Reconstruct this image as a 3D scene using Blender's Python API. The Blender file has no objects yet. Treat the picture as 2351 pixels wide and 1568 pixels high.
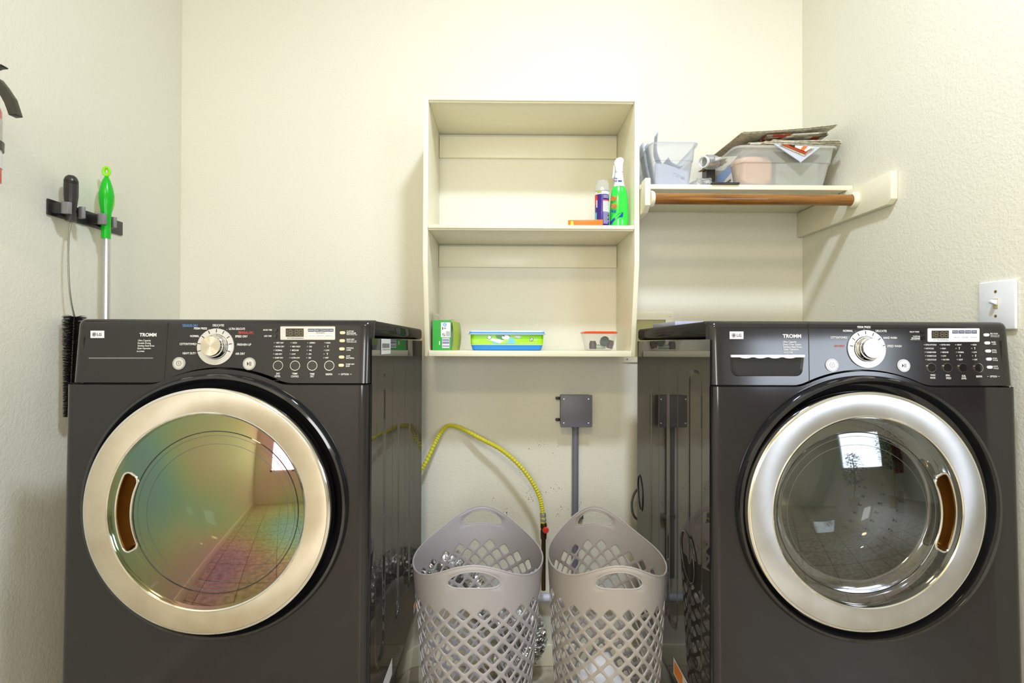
import bpy, bmesh, math, random
from mathutils import Vector, Matrix, Euler
PI = math.pi
R_ = math.radians
random.seed(7)
SC = bpy.context.scene
COL = SC.collection

# ------------------------------------------------------------------ camera
FPX = 1193.0
CAM = Vector((0.0, 0.0, 1.285))
CROT = Euler((R_(90.40), R_(-0.20), R_(-0.60)), 'XYZ')
cd = bpy.data.cameras.new('camera'); cam = bpy.data.objects.new('camera', cd); COL.objects.link(cam)
cam.location = CAM; cam.rotation_euler = CROT
cd.sensor_width = 36.0; cd.lens = FPX / 2351.0 * 36.0; cd.clip_start = 0.02
SC.camera = cam
CR = CROT.to_matrix()

def ray(px, py):
    return CR @ Vector(((px - 1175.5) / FPX, -(py - 784.0) / FPX, -1.0))
def atY(px, py, Y):
    d = ray(px, py); return CAM + d * ((Y - CAM.y) / d.y)
def atX(px, py, X):
    d = ray(px, py); return CAM + d * ((X - CAM.x) / d.x)

# ------------------------------------------------------------------ world, lights, exposure
w = bpy.data.worlds.new('world'); SC.world = w; w.use_nodes = True
wb = w.node_tree.nodes['Background']
wb.inputs[0].default_value = (0.75, 0.88, 1.0, 1); wb.inputs[1].default_value = 3.0
SC.view_settings.view_transform = 'Standard'; SC.view_settings.look = 'None'
SC.view_settings.gamma = 1.0; SC.view_settings.use_curve_mapping = False
SC.view_settings.exposure = 0.0

def area(name, loc, target, shape, sx, sy, power, color):
    l = bpy.data.lights.new(name, 'AREA'); l.shape = shape; l.size = sx
    if shape in ('RECTANGLE', 'ELLIPSE'): l.size_y = sy
    l.energy = power; l.color = color
    o = bpy.data.objects.new(name, l); COL.objects.link(o); o.location = loc
    o.rotation_euler = (Vector(target) - Vector(loc)).to_track_quat('-Z', 'Y').to_euler()
    return o
area('ceiling_lamp', (0.34, 0.46, 3.20), (0.34, 0.46, 0), 'DISK', 0.26, 0, 52, (0.75, 0.845, 1.0))
area('added_rear_fill', (-0.3, -2.86, 1.5), (0.0, 2.0, 1.3), 'RECTANGLE', 1.1, 1.1, 38, (0.96, 0.94, 0.90))  # added fill from behind the camera, to lift shade under the shelves
area('window_daylight', (3.2, -2.84, 1.6), (2.2, 1.0, 1.0), 'RECTANGLE', 1.3, 1.0, 42, (0.80, 0.88, 1.0))
area('added_warm_fill', (-0.3, -1.4, 3.20), (-0.3, -1.4, 0), 'DISK', 0.5, 0, 40, (1.0, 0.79, 0.44))  # added warm fill overhead at the rear, tints the shade; no fixture there

# ------------------------------------------------------------------ room size
WX0, WX1, WY0, WY1, ZC = -1.312, 1.203, -2.9, 2.10, 3.26

# ------------------------------------------------------------------ materials
MATS = {}
def newmat(name):
    m = bpy.data.materials.new(name); m.use_nodes = True; MATS[name] = m
    return m, m.node_tree, m.node_tree.nodes['Principled BSDF']
def mat(name, col, rough=0.5, metal=0.0, coat=0.0, alpha=1.0, emit=None, trans=0.0, var=0.0, bump=0.0, bscale=80.0, spec=0.5, aniso=0.0, sss=0.0):
    m, nt, b = newmat(name)
    c = (col[0], col[1], col[2], 1)
    b.inputs['Base Color'].default_value = c
    b.inputs['Roughness'].default_value = rough; b.inputs['Metallic'].default_value = metal
    b.inputs['Coat Weight'].default_value = coat; b.inputs['Coat Roughness'].default_value = 0.03
    b.inputs['Alpha'].default_value = alpha; b.inputs['Transmission Weight'].default_value = trans
    b.inputs['Specular IOR Level'].default_value = spec
    b.inputs['Anisotropic'].default_value = aniso
    if sss: b.inputs['Subsurface Weight'].default_value = sss
    if emit:
        b.inputs['Emission Color'].default_value = (*emit[:3], 1); b.inputs['Emission Strength'].default_value = emit[3]
    tc = nt.nodes.new('ShaderNodeTexCoord')
    n = nt.nodes.new('ShaderNodeTexNoise'); n.inputs['Scale'].default_value = bscale; n.inputs['Detail'].default_value = 4
    nt.links.new(tc.outputs['Object'], n.inputs['Vector'])
    if var:
        mx = nt.nodes.new('ShaderNodeMix'); mx.data_type = 'RGBA'
        mx.inputs[6].default_value = c; mx.inputs[7].default_value = (col[0] * (1 - var), col[1] * (1 - var), col[2] * (1 - var), 1)
        nt.links.new(n.outputs['Fac'], mx.inputs[0]); nt.links.new(mx.outputs[2], b.inputs['Base Color'])
    if bump:
        bp = nt.nodes.new('ShaderNodeBump'); bp.inputs['Strength'].default_value = bump; bp.inputs['Distance'].default_value = 0.002
        nt.links.new(n.outputs['Fac'], bp.inputs['Height']); nt.links.new(bp.outputs['Normal'], b.inputs['Normal'])
    return m

def wall_material():
    m, nt, b = newmat('wall_paint'); L = nt.links
    b.inputs['Roughness'].default_value = 0.55; b.inputs['Specular IOR Level'].default_value = 0.35
    g = nt.nodes.new('ShaderNodeNewGeometry')
    n1 = nt.nodes.new('ShaderNodeTexNoise'); n1.inputs['Scale'].default_value = 120; n1.inputs['Detail'].default_value = 2; n1.inputs['Roughness'].default_value = 0.55
    n2 = nt.nodes.new('ShaderNodeTexNoise'); n2.inputs['Scale'].default_value = 3.0; n2.inputs['Detail'].default_value = 3
    for n in (n1, n2): L.new(g.outputs['Position'], n.inputs['Vector'])
    rp = nt.nodes.new('ShaderNodeValToRGB'); rp.color_ramp.elements[0].position = 0.40; rp.color_ramp.elements[1].position = 0.62
    L.new(n1.outputs['Fac'], rp.inputs['Fac'])
    bp = nt.nodes.new('ShaderNodeBump'); bp.inputs['Strength'].default_value = 0.27; bp.inputs['Distance'].default_value = 0.0013
    L.new(rp.outputs['Color'], bp.inputs['Height']); L.new(bp.outputs['Normal'], b.inputs['Normal'])
    mx = nt.nodes.new('ShaderNodeMix'); mx.data_type = 'RGBA'
    mx.inputs[6].default_value = (0.80, 0.78, 0.665, 1); mx.inputs[7].default_value = (0.775, 0.755, 0.635, 1)
    L.new(n2.outputs['Fac'], mx.inputs[0])
    # dark scuff specks low on the back wall
    v = nt.nodes.new('ShaderNodeTexNoise'); v.inputs['Scale'].default_value = 170; v.inputs['Detail'].default_value = 2
    L.new(g.outputs['Position'], v.inputs['Vector'])
    gt = nt.nodes.new('ShaderNodeMath'); gt.operation = 'GREATER_THAN'; gt.inputs[1].default_value = 0.64; L.new(v.outputs['Fac'], gt.inputs[0])
    dst = nt.nodes.new('ShaderNodeVectorMath'); dst.operation = 'DISTANCE'; L.new(g.outputs['Position'], dst.inputs[0]); dst.inputs[1].default_value = (0.12, 2.10, 0.70)
    lt = nt.nodes.new('ShaderNodeMath'); lt.operation = 'LESS_THAN'; lt.inputs[1].default_value = 0.20; L.new(dst.outputs['Value'], lt.inputs[0])
    cl_ = nt.nodes.new('ShaderNodeTexNoise'); cl_.inputs['Scale'].default_value = 14; L.new(g.outputs['Position'], cl_.inputs['Vector'])
    cg = nt.nodes.new('ShaderNodeMath'); cg.operation = 'GREATER_THAN'; cg.inputs[1].default_value = 0.60; L.new(cl_.outputs['Fac'], cg.inputs[0])
    m0 = nt.nodes.new('ShaderNodeMath'); m0.operation = 'MULTIPLY'; L.new(lt.outputs[0], m0.inputs[0]); L.new(cg.outputs[0], m0.inputs[1]); lt = m0
    ml = nt.nodes.new('ShaderNodeMath'); ml.operation = 'MULTIPLY'; L.new(gt.outputs[0], ml.inputs[0]); L.new(lt.outputs[0], ml.inputs[1])
    mx2 = nt.nodes.new('ShaderNodeMix'); mx2.data_type = 'RGBA'; L.new(ml.outputs[0], mx2.inputs[0]); L.new(mx.outputs[2], mx2.inputs[6]); mx2.inputs[7].default_value = (0.05, 0.05, 0.05, 1)
    L.new(mx2.outputs[2], b.inputs['Base Color'])
    return m

def floor_material():
    m, nt, b = newmat('stone_look_floor'); L = nt.links
    b.inputs['Roughness'].default_value = 0.4
    g = nt.nodes.new('ShaderNodeNewGeometry')
    n1 = nt.nodes.new('ShaderNodeTexNoise'); n1.inputs['Scale'].default_value = 22; n1.inputs['Detail'].default_value = 6
    L.new(g.outputs['Position'], n1.inputs['Vector'])
    r = nt.nodes.new('ShaderNodeValToRGB'); r.color_ramp.elements[0].color = (0.38, 0.32, 0.22, 1); r.color_ramp.elements[0].position = 0.3
    r.color_ramp.elements[1].color = (0.66, 0.60, 0.48, 1); r.color_ramp.elements[1].position = 0.7
    L.new(n1.outputs['Fac'], r.inputs['Fac'])
    br = nt.nodes.new('ShaderNodeTexBrick'); br.offset = 0; br.inputs['Scale'].default_value = 1.0; br.inputs['Mortar Size'].default_value = 0.004
    br.inputs['Brick Width'].default_value = 0.305; br.inputs['Row Height'].default_value = 0.305
    br.inputs['Color1'].default_value = (1, 1, 1, 1); br.inputs['Color2'].default_value = (0.93, 0.93, 0.93, 1); br.inputs['Mortar'].default_value = (0.35, 0.32, 0.25, 1)
    L.new(g.outputs['Position'], br.inputs['Vector'])
    mx = nt.nodes.new('ShaderNodeMix'); mx.data_type = 'RGBA'; mx.blend_type = 'MULTIPLY'; mx.inputs[0].default_value = 1
    L.new(r.outputs['Color'], mx.inputs[6]); L.new(br.outputs['Color'], mx.inputs[7]); L.new(mx.outputs[2], b.inputs['Base Color'])
    return m

def wood_material():
    m, nt, b = newmat('stained_wood'); L = nt.links
    b.inputs['Roughness'].default_value = 0.32; b.inputs['Coat Weight'].default_value = 0.4
    tc = nt.nodes.new('ShaderNodeTexCoord'); mp = nt.nodes.new('ShaderNodeMapping'); mp.inputs['Scale'].default_value = (3, 60, 60)
    n = nt.nodes.new('ShaderNodeTexNoise'); n.inputs['Scale'].default_value = 2; n.inputs['Detail'].default_value = 6
    L.new(tc.outputs['Object'], mp.inputs['Vector']); L.new(mp.outputs['Vector'], n.inputs['Vector'])
    r = nt.nodes.new('ShaderNodeValToRGB'); r.color_ramp.elements[0].color = (0.13, 0.045, 0.004, 1); r.color_ramp.elements[0].position = 0.32
    r.color_ramp.elements[1].color = (0.34, 0.135, 0.010, 1); r.color_ramp.elements[1].position = 0.68
    L.new(n.outputs['Fac'], r.inputs['Fac']); L.new(r.outputs['Color'], b.inputs['Base Color'])
    return m

def brushed_ring_material(name, col):
    m, nt, b = newmat(name); L = nt.links
    b.inputs['Metallic'].default_value = 1.0; b.inputs['Roughness'].default_value = 0.36
    b.inputs['Anisotropic'].default_value = 0.75
    t = nt.nodes.new('ShaderNodeTangent'); t.direction_type = 'RADIAL'; t.axis = 'Y'
    L.new(t.outputs[0], b.inputs['Tangent'])
    tc = nt.nodes.new('ShaderNodeTexCoord')
    n = nt.nodes.new('ShaderNodeTexNoise'); n.inputs['Scale'].default_value = 9; n.inputs['Detail'].default_value = 8
    L.new(tc.outputs['Object'], n.inputs['Vector'])
    r = nt.nodes.new('ShaderNodeValToRGB'); r.color_ramp.elements[0].color = (col[0] * .86, col[1] * .84, col[2] * .8, 1); r.color_ramp.elements[0].position = 0.35
    r.color_ramp.elements[1].color = (*col, 1); r.color_ramp.elements[1].position = 0.6
    L.new(n.outputs['Fac'], r.inputs['Fac']); L.new(r.outputs['Color'], b.inputs['Base Color'])
    return m

def film_glass(name, tint, refl, t0, t1, scale, film=1.0, tilt=(1, 1, 1), fi=1.8, ior=1.9, pf=0.5, plain=(.4, .4, .4)):
    """smoked glossy plastic window whose coating shows interference colours"""
    m, nt, b = newmat(name); L = nt.links
    b.inputs['Base Color'].default_value = (0.9, 0.9, 0.9, 1); b.inputs['Metallic'].default_value = 0.0
    b.inputs['Roughness'].default_value = 0.03
    b.inputs['Base Color'].default_value = (0.0, 0.0, 0.0, 1); b.inputs['IOR'].default_value = ior
    tc = nt.nodes.new('ShaderNodeTexCoord'); mp = nt.nodes.new('ShaderNodeMapping'); mp.inputs['Scale'].default_value = tilt
    L.new(tc.outputs['Object'], mp.inputs['Vector'])
    n = nt.nodes.new('ShaderNodeTexNoise'); n.inputs['Scale'].default_value = scale; n.inputs['Detail'].default_value = 1.0; n.inputs['Distortion'].default_value = 1.2
    L.new(mp.outputs['Vector'], n.inputs['Vector'])
    mr = nt.nodes.new('ShaderNodeMapRange'); mr.inputs[1].default_value = 0.25; mr.inputs[2].default_value = 0.75; mr.inputs[3].default_value = t0; mr.inputs[4].default_value = t1
    L.new(n.outputs['Fac'], mr.inputs[0])
    if film:
        L.new(mr.outputs[0], b.inputs['Thin Film Thickness']); b.inputs['Thin Film IOR'].default_value = fi
    tr = nt.nodes.new('ShaderNodeBsdfTransparent'); tr.inputs[0].default_value = (*tint, 1)
    gl = nt.nodes.new('ShaderNodeBsdfGlossy'); gl.inputs['Color'].default_value = (*plain, 1); gl.inputs['Roughness'].default_value = 0.03
    m2 = nt.nodes.new('ShaderNodeMixShader'); m2.inputs[0].default_value = pf
    L.new(b.outputs[0], m2.inputs[1]); L.new(gl.outputs[0], m2.inputs[2])
    mx = nt.nodes.new('ShaderNodeMixShader'); mx.inputs[0].default_value = refl
    L.new(tr.outputs[0], mx.inputs[1]); L.new(m2.outputs[0], mx.inputs[2])
    L.new(mx.outputs[0], nt.nodes['Material Output'].inputs['Surface'])
    return m

def milky_plastic(name, col, a, rough=0.25):
    m, nt, b = newmat(name); L = nt.links
    b.inputs['Base Color'].default_value = (*col, 1); b.inputs['Roughness'].default_value = rough
    tr = nt.nodes.new('ShaderNodeBsdfTransparent'); tr.inputs[0].default_value = (0.96, 0.97, 0.98, 1)
    lw = nt.nodes.new('ShaderNodeLayerWeight'); lw.inputs['Blend'].default_value = 0.35
    mr = nt.nodes.new('ShaderNodeMapRange'); mr.inputs[3].default_value = a; mr.inputs[4].default_value = min(1, a + 0.35)
    L.new(lw.outputs['Facing'], mr.inputs[0])
    mx = nt.nodes.new('ShaderNodeMixShader'); L.new(mr.outputs[0], mx.inputs[0])
    L.new(tr.outputs[0], mx.inputs[1]); L.new(b.outputs[0], mx.inputs[2])
    L.new(mx.outputs[0], nt.nodes['Material Output'].inputs['Surface'])
    return m

def print_material(name, base, inks, scale=60, dens=0.5):
    """newsprint: paper with blocks of ink lines"""
    m, nt, b = newmat(name); L = nt.links
    b.inputs['Roughness'].default_value = 0.7
    tc = nt.nodes.new('ShaderNodeTexCoord')
    n = nt.nodes.new('ShaderNodeTexVoronoi'); n.inputs['Scale'].default_value = scale; n.distance = 'CHEBYCHEV'
    L.new(tc.outputs['Object'], n.inputs['Vector'])
    r = nt.nodes.new('ShaderNodeValToRGB'); r.color_ramp.interpolation = 'CONSTANT'
    e = r.color_ramp.elements; e[0].color = (*base, 1); e[0].position = 0; e[1].color = (*inks[0], 1); e[1].position = 1 - dens
    for k, c in enumerate(inks[1:]):
        q = e.new(1 - dens + dens * (k + 1) / len(inks)); q.color = (*c, 1)
    sx = nt.nodes.new('ShaderNodeSeparateColor'); L.new(n.outputs['Color'], sx.inputs[0])
    L.new(sx.outputs[0], r.inputs['Fac']); L.new(r.outputs['Color'], b.inputs['Base Color'])
    return m

M_wall = wall_material(); M_floor = floor_material(); M_wood = wood_material()
M_ceil = mat('ceiling_paint', (0.82, 0.81, 0.74), 0.8, bump=0.3, bscale=60)
M_cream = mat('cream_gloss_paint', (0.86, 0.82, 0.63), 0.32, bump=0.08, bscale=25, var=0.03)
M_black = mat('black_enamel', (0.018, 0.016, 0.018), 0.09, coat=0.0, bump=0.015, bscale=6, spec=0.5)
def soft_gloss(name, col, k, rough):
    m, nt, b = newmat(name); L = nt.links
    b.inputs['Base Color'].default_value = (*col, 1); b.inputs['Roughness'].default_value = 0.5; b.inputs['Specular IOR Level'].default_value = 0.0
    gl = nt.nodes.new('ShaderNodeBsdfGlossy'); gl.inputs['Roughness'].default_value = rough; gl.inputs['Color'].default_value = (.95, .93, .9, 1)
    fr = nt.nodes.new('ShaderNodeFresnel'); fr.inputs['IOR'].default_value = 1.45
    mu = nt.nodes.new('ShaderNodeMath'); mu.operation = 'MULTIPLY'; mu.inputs[1].default_value = k; L.new(fr.outputs[0], mu.inputs[0])
    mx = nt.nodes.new('ShaderNodeMixShader'); L.new(mu.outputs[0], mx.inputs[0]); L.new(b.outputs[0], mx.inputs[1]); L.new(gl.outputs[0], mx.inputs[2])
    L.new(mx.outputs[0], nt.nodes['Material Output'].inputs['Surface']); return m
M_side = soft_gloss('black_side_enamel', (0.028, 0.025, 0.024), 0.20, 0.03)
M_panel = mat('black_panel_plastic', (0.019, 0.017, 0.018), 0.12, coat=0.0, bump=0.02, bscale=5)
M_seam = mat('dark_gap', (0.008, 0.008, 0.008), 0.6)
M_bezel = mat('black_gloss_plastic', (0.012, 0.012, 0.014), 0.07, coat=0.5)
M_chrome = mat('chrome', (0.85, 0.84, 0.82), 0.08, 1.0)
M_drum = mat('stainless_drum', (0.55, 0.54, 0.53), 0.22, 1.0, bump=0.1, bscale=12)
M_ringd = brushed_ring_material('brushed_steel_warm', (0.72, 0.65, 0.55))
M_ringw = brushed_ring_material('brushed_steel_cool', (0.66, 0.67, 0.71))
M_bronze = mat('bronze_pocket', (0.42, 0.25, 0.09), 0.22, 1.0, var=0.5, bscale=14)
M_silver = mat('silver_plastic', (0.62, 0.61, 0.58), 0.35, 0.4)
M_silverw = mat('pale_silver_plastic', (0.78, 0.78, 0.80), 0.35, 0.2)
M_lcd = mat('lcd_glass', (0.035, 0.03, 0.02), 0.12)
M_seg = mat('lcd_segment', (0.30, 0.24, 0.15), 0.4)
M_tab = mat('navy_tab', (0.03, 0.045, 0.10), 0.3)
M_white = mat('white_ink', (0.85, 0.85, 0.83), 0.5)
M_blue = mat('blue_ink', (0.10, 0.28, 0.62), 0.5)
M_red = mat('red_ink', (0.62, 0.07, 0.07), 0.5)
M_grey = mat('grey_ink', (0.16, 0.15, 0.15), 0.5)
M_dark = mat('dark_ink', (0.02, 0.02, 0.025), 0.5)
M_gold = mat('champagne_button', (0.70, 0.60, 0.38), 0.25, 0.5)
M_rubber = mat('grey_rubber', (0.10, 0.10, 0.105), 0.5)
M_filmd = film_glass('iridescent_smoked_window', (0.62, 0.60, 0.55), 0.68, 255, 400, 2.2, fi=1.8, ior=3.2, pf=0.35, plain=(.70, .66, .55))
M_filmw = film_glass('smoked_window', (0.70, 0.71, 0.73), 0.42, 260, 400, 1.6, fi=1.7, ior=2.0, pf=0.6, plain=(.42, .42, .46))
M_bowl = film_glass('clear_bowl', (0.85, 0.87, 0.87), 0.35, 260, 400, 1.6, fi=1.7, ior=1.8, pf=0.6, plain=(.4, .4, .4))
M_basketA = mat('taupe_grey_plastic', (0.36, 0.34, 0.36), 0.42, sss=0.0)
M_basketB = mat('warm_taupe_plastic', (0.36, 0.325, 0.305), 0.42)
M_greybox = mat('grey_pvc', (0.17, 0.175, 0.225), 0.45)
M_yellow = mat('yellow_coated_steel', (0.66, 0.62, 0.03), 0.35)
M_steel = mat('zinc_steel', (0.45, 0.47, 0.48), 0.35, 1.0)
M_brass = mat('tarnished_brass', (0.14, 0.09, 0.04), 0.45, 0.8, var=0.5)
M_redp = mat('red_plastic', (0.75, 0.03, 0.02), 0.35)
M_pvc = mat('white_pvc', (0.62, 0.66, 0.78), 0.4)
M_foil = mat('crinkled_foil', (0.75, 0.75, 0.74), 0.30, 1.0, bump=1.0, bscale=90)
M_switch = mat('white_switch_plastic', (0.80, 0.82, 0.86), 0.3)
M_brassS = mat('brass_screw', (0.30, 0.20, 0.06), 0.35, 0.8)
M_blk = mat('matt_black_plastic', (0.025, 0.023, 0.021), 0.32)
M_clip = mat('grey_rubber_clip', (0.20, 0.20, 0.20), 0.45)
M_wire = mat('twisted_wire', (0.30, 0.30, 0.27), 0.35, 0.9)
M_green = mat('green_plastic', (0.0, 0.50, 0.01), 0.25)
M_lime = mat('lime_rubber', (0.28, 0.75, 0.0), 0.4)
M_alu = mat('brushed_aluminium', (0.62, 0.63, 0.66), 0.28, 0.9)
M_fired = mat('red_enamel', (0.80, 0.02, 0.01), 0.2, coat=0.5)
M_label = mat('white_label', (0.80, 0.80, 0.82), 0.4)
M_olive = mat('olive_black_plastic', (0.03, 0.03, 0.02), 0.3)
M_orange = mat('orange_card', (0.95, 0.17, 0.0), 0.4)
M_gcard = mat('green_card', (0.0, 0.36, 0.02), 0.4)
M_gcard2 = mat('lime_card', (0.36, 0.46, 0.08), 0.4)
M_card = mat('grey_cardboard', (0.50, 0.45, 0.36), 0.8)
M_bluep = mat('blue_tub', (0.02, 0.28, 0.80), 0.25)
M_blueL = mat('pale_blue_rim', (0.55, 0.70, 0.92), 0.25)
M_gl = mat('bright_green_film', (0.22, 0.60, 0.0), 0.3)
M_gl2 = mat('lime_film', (0.38, 0.85, 0.0), 0.3)
M_dgreen = mat('dark_green_film', (0.0, 0.20, 0.01), 0.3)
M_cyan = mat('sky_blue_film', (0.12, 0.55, 0.80), 0.3)
M_redlid = mat('red_lid', (0.90, 0.06, 0.0), 0.3)
M_clearb = milky_plastic('clear_tub', (0.92, 0.88, 0.82), 0.10)
M_teal = mat('dark_teal', (0.02, 0.10, 0.075), 0.25)
M_plum = mat('dark_plum', (0.07, 0.045, 0.055), 0.25)
M_mint = mat('pale_mint', (0.45, 0.60, 0.42), 0.35)
M_navy = mat('navy_can', (0.035, 0.01, 0.20), 0.25)
M_lilac = mat('lilac_label', (0.55, 0.55, 0.72), 0.5)
M_liq = mat('green_liquid_bottle', (0.02, 0.72, 0.06), 0.18, coat=0.5)
M_navyb = mat('blue_band', (0.01, 0.04, 0.35), 0.3)
M_wplast = mat('white_plastic', (0.85, 0.85, 0.85), 0.25)
M_clearcap = milky_plastic('clear_cap', (0.85, 0.87, 0.90), 0.15, 0.1)
M_bin = milky_plastic('milky_bin', (0.52, 0.55, 0.63), 0.34, 0.3)
M_bin2 = milky_plastic('milky_bin_dense', (0.72, 0.73, 0.68), 0.38, 0.3)
M_bag = milky_plastic('thin_bag', (0.85, 0.85, 0.83), 0.25, 0.3)
M_paper = mat('white_paper', (0.54, 0.57, 0.67), 0.7)
M_paperg = mat('blue_grey_paper', (0.40, 0.46, 0.55), 0.6)
M_peach = mat('peach_bag', (0.80, 0.42, 0.26), 0.4, var=0.25, bump=1.0, bscale=30)
M_folder = mat('grey_green_folder', (0.33, 0.36, 0.31), 0.5, var=0.3, bscale=10)
M_news = print_material('newsprint', (0.66, 0.63, 0.50), [(0.46, 0.44, 0.34), (0.56, 0.53, 0.42)], 120, 0.5)
M_news2 = print_material('newsprint_colour', (0.60, 0.58, 0.50), [(0.10, 0.09, 0.06), (0.30, 0.28, 0.20), (0.16, 0.15, 0.10), (0.35, 0.05, 0.02)], 28, 0.6)
M_gloss = print_material('glossy_flyer', (0.72, 0.74, 0.72), [(0.60, 0.06, 0.02), (0.05, 0.05, 0.04), (0.08, 0.45, 0.10)], 22, 0.45)
M_kraft = mat('kraft_paper', (0.42, 0.27, 0.10), 0.7)
M_lav = mat('lavender_box', (0.42, 0.43, 0.62), 0.4)
M_mark = mat('barcode_print', (0.22, 0.17, 0.38), 0.5)
M_cloth = mat('white_cloth', (0.68, 0.67, 0.66), 0.8, bump=0.6, bscale=60)
M_curtain = mat('red_cloth', (0.35, 0.01, 0.015), 0.7)
M_leaf = mat('leaf_green', (0.02, 0.08, 0.01), 0.4)
M_sky = mat('window_pane', (0.9, 0.95, 1.0), 0.05)
M_lampglass = mat('frosted_lamp', (0.9, 0.9, 0.88), 0.4, emit=(0.95, 0.97, 1.0, 5.0))
M_orangeS = mat('orange_sticker', (0.95, 0.25, 0.0), 0.5)

# ------------------------------------------------------------------ mesh helpers
class MB:
    def __init__(s, mi=0): s.bm = bmesh.new(); s.mi = mi
    def face(s, vs):
        try:
            f = s.bm.faces.new(vs); f.material_index = s.mi; return f
        except ValueError: return None
    def poly(s, pts):
        return s.face([s.bm.verts.new(p) for p in pts])
    def merge(s, tmp):
        me = bpy.data.meshes.new('t'); 
        for f in tmp.faces: f.material_index = s.mi
        tmp.to_mesh(me); tmp.free(); s.bm.from_mesh(me); bpy.data.meshes.remove(me)
    def box(s, a, b, bev=0.0, rot=None, seg=2, about=None):
        t = bmesh.new(); bmesh.ops.create_cube(t, size=1)
        c = [(a[i] + b[i]) / 2 for i in range(3)]; d = [abs(b[i] - a[i]) for i in range(3)]
        bmesh.ops.scale(t, vec=d, verts=t.verts)
        if bev: bmesh.ops.bevel(t, geom=t.edges[:] + t.verts[:], offset=min(bev, min(d) * .49), segments=seg, profile=.5, affect='EDGES')
        M = Matrix.Translation(c)
        if rot is not None: M = M @ Euler(rot).to_matrix().to_4x4()
        t.transform(M); s.merge(t); return s
    def prism(s, pts, axis, a, b, bev=0.0):
        """polygon pts (2d) extruded along axis from a to b"""
        def P(p, h):
            if axis == 'x': return (h, p[0], p[1])
            if axis == 'y': return (p[0], h, p[1])
            return (p[0], p[1], h)
        t = bmesh.new()
        A = [t.verts.new(P(p, a)) for p in pts]; B = [t.verts.new(P(p, b)) for p in pts]
        t.faces.new(A); t.faces.new(B[::-1]); n = len(pts)
        for i in range(n): t.faces.new((A[i], B[i], B[(i + 1) % n], A[(i + 1) % n]))
        bmesh.ops.recalc_face_normals(t, faces=t.faces)
        if bev: bmesh.ops.bevel(t, geom=t.edges[:] + t.verts[:], offset=bev, segments=2, profile=.5, affect='EDGES')
        s.merge(t); return s
    def lathe(s, prof, c, axis='z', seg=48, a0=0.0, a1=2 * PI, sx=1.0, sy=1.0):
        """prof: (radius, height). axis z: up; axis y: heights along +Y, circle in XZ; axis x"""
        full = abs(a1 - a0 - 2 * PI) < 1e-6
        n = seg if full else seg + 1
        rows = []
        for r, h in prof:
            if r < 1e-7 and full:
                q = {'z': (c[0], c[1], c[2] + h), 'y': (c[0], c[1] + h, c[2]), 'x': (c[0] + h, c[1], c[2])}[axis]
                rows.append([s.bm.verts.new(q)]); continue
            row = []
            for k in range(n):
                t = a0 + (a1 - a0) * k / seg; u = r * math.cos(t) * sx; v = r * math.sin(t) * sy
                q = {'z': (c[0] + u, c[1] + v, c[2] + h), 'y': (c[0] + u, c[1] + h, c[2] + v), 'x': (c[0] + h, c[1] + u, c[2] + v)}[axis]
                row.append(s.bm.verts.new(q))
            rows.append(row)
        for A, B in zip(rows, rows[1:]):
            m = n if full else n - 1
            for k in range(m):
                k2 = (k + 1) % n
                if len(A) == 1 and len(B) == 1: continue
                if len(A) == 1: s.face((A[0], B[k2], B[k]))
                elif len(B) == 1: s.face((A[k], A[k2], B[0]))
                else: s.face((A[k], A[k2], B[k2], B[k]))
        return s
    def tube(s, pts, r, seg=10, caps=True, closed=False, flat=1.0):
        pts = [Vector(p) for p in pts]; n = len(pts); rows = []
        up = None
        for i, p in enumerate(pts):
            if closed: d = (pts[(i + 1) % n] - pts[i - 1])
            else: d = (pts[min(i + 1, n - 1)] - pts[max(i - 1, 0)])
            d.normalize()
            if up is None:
                up = Vector((0, 0, 1)) if abs(d.z) < .9 else Vector((1, 0, 0))
            a = d.cross(up); a.normalize(); bb = a.cross(d); bb.normalize(); up = bb
            rr = r[i] if isinstance(r, (list, tuple)) else r
            rows.append([s.bm.verts.new(p + (a * math.cos(2 * PI * k / seg) + bb * math.sin(2 * PI * k / seg) * flat) * rr) for k in range(seg)])
        m = n if closed else n - 1
        for i in range(m):
            A = rows[i]; B = rows[(i + 1) % n]
            for k in range(seg): s.face((A[k], A[(k + 1) % seg], B[(k + 1) % seg], B[k]))
        if caps and not closed: s.face(rows[0][::-1]); s.face(rows[-1])
        return s
    def grid(s, f, us, vs, wrap=False):
        V = [[s.bm.verts.new(f(u, v)) for u in us] for v in vs]
        n = len(us)
        for j in range(len(vs) - 1):
            for i in range(n if wrap else n - 1):
                i2 = (i + 1) % n
                s.face((V[j][i], V[j][i2], V[j + 1][i2], V[j + 1][i]))
        return V

def spline(pts, n=8):
    P = [Vector(p) for p in pts]; P = [P[0] * 2 - P[1]] + P + [P[-1] * 2 - P[-2]]; out = []
    for i in range(1, len(P) - 2):
        for k in range(n):
            t = k / n; a, b, c, d = P[i - 1], P[i], P[i + 1], P[i + 2]
            out.append(0.5 * ((2 * b) + (c - a) * t + (2 * a - 5 * b + 4 * c - d) * t * t + (3 * b - a - 3 * c + d) * t ** 3))
    out.append(P[-2]); return out

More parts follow.
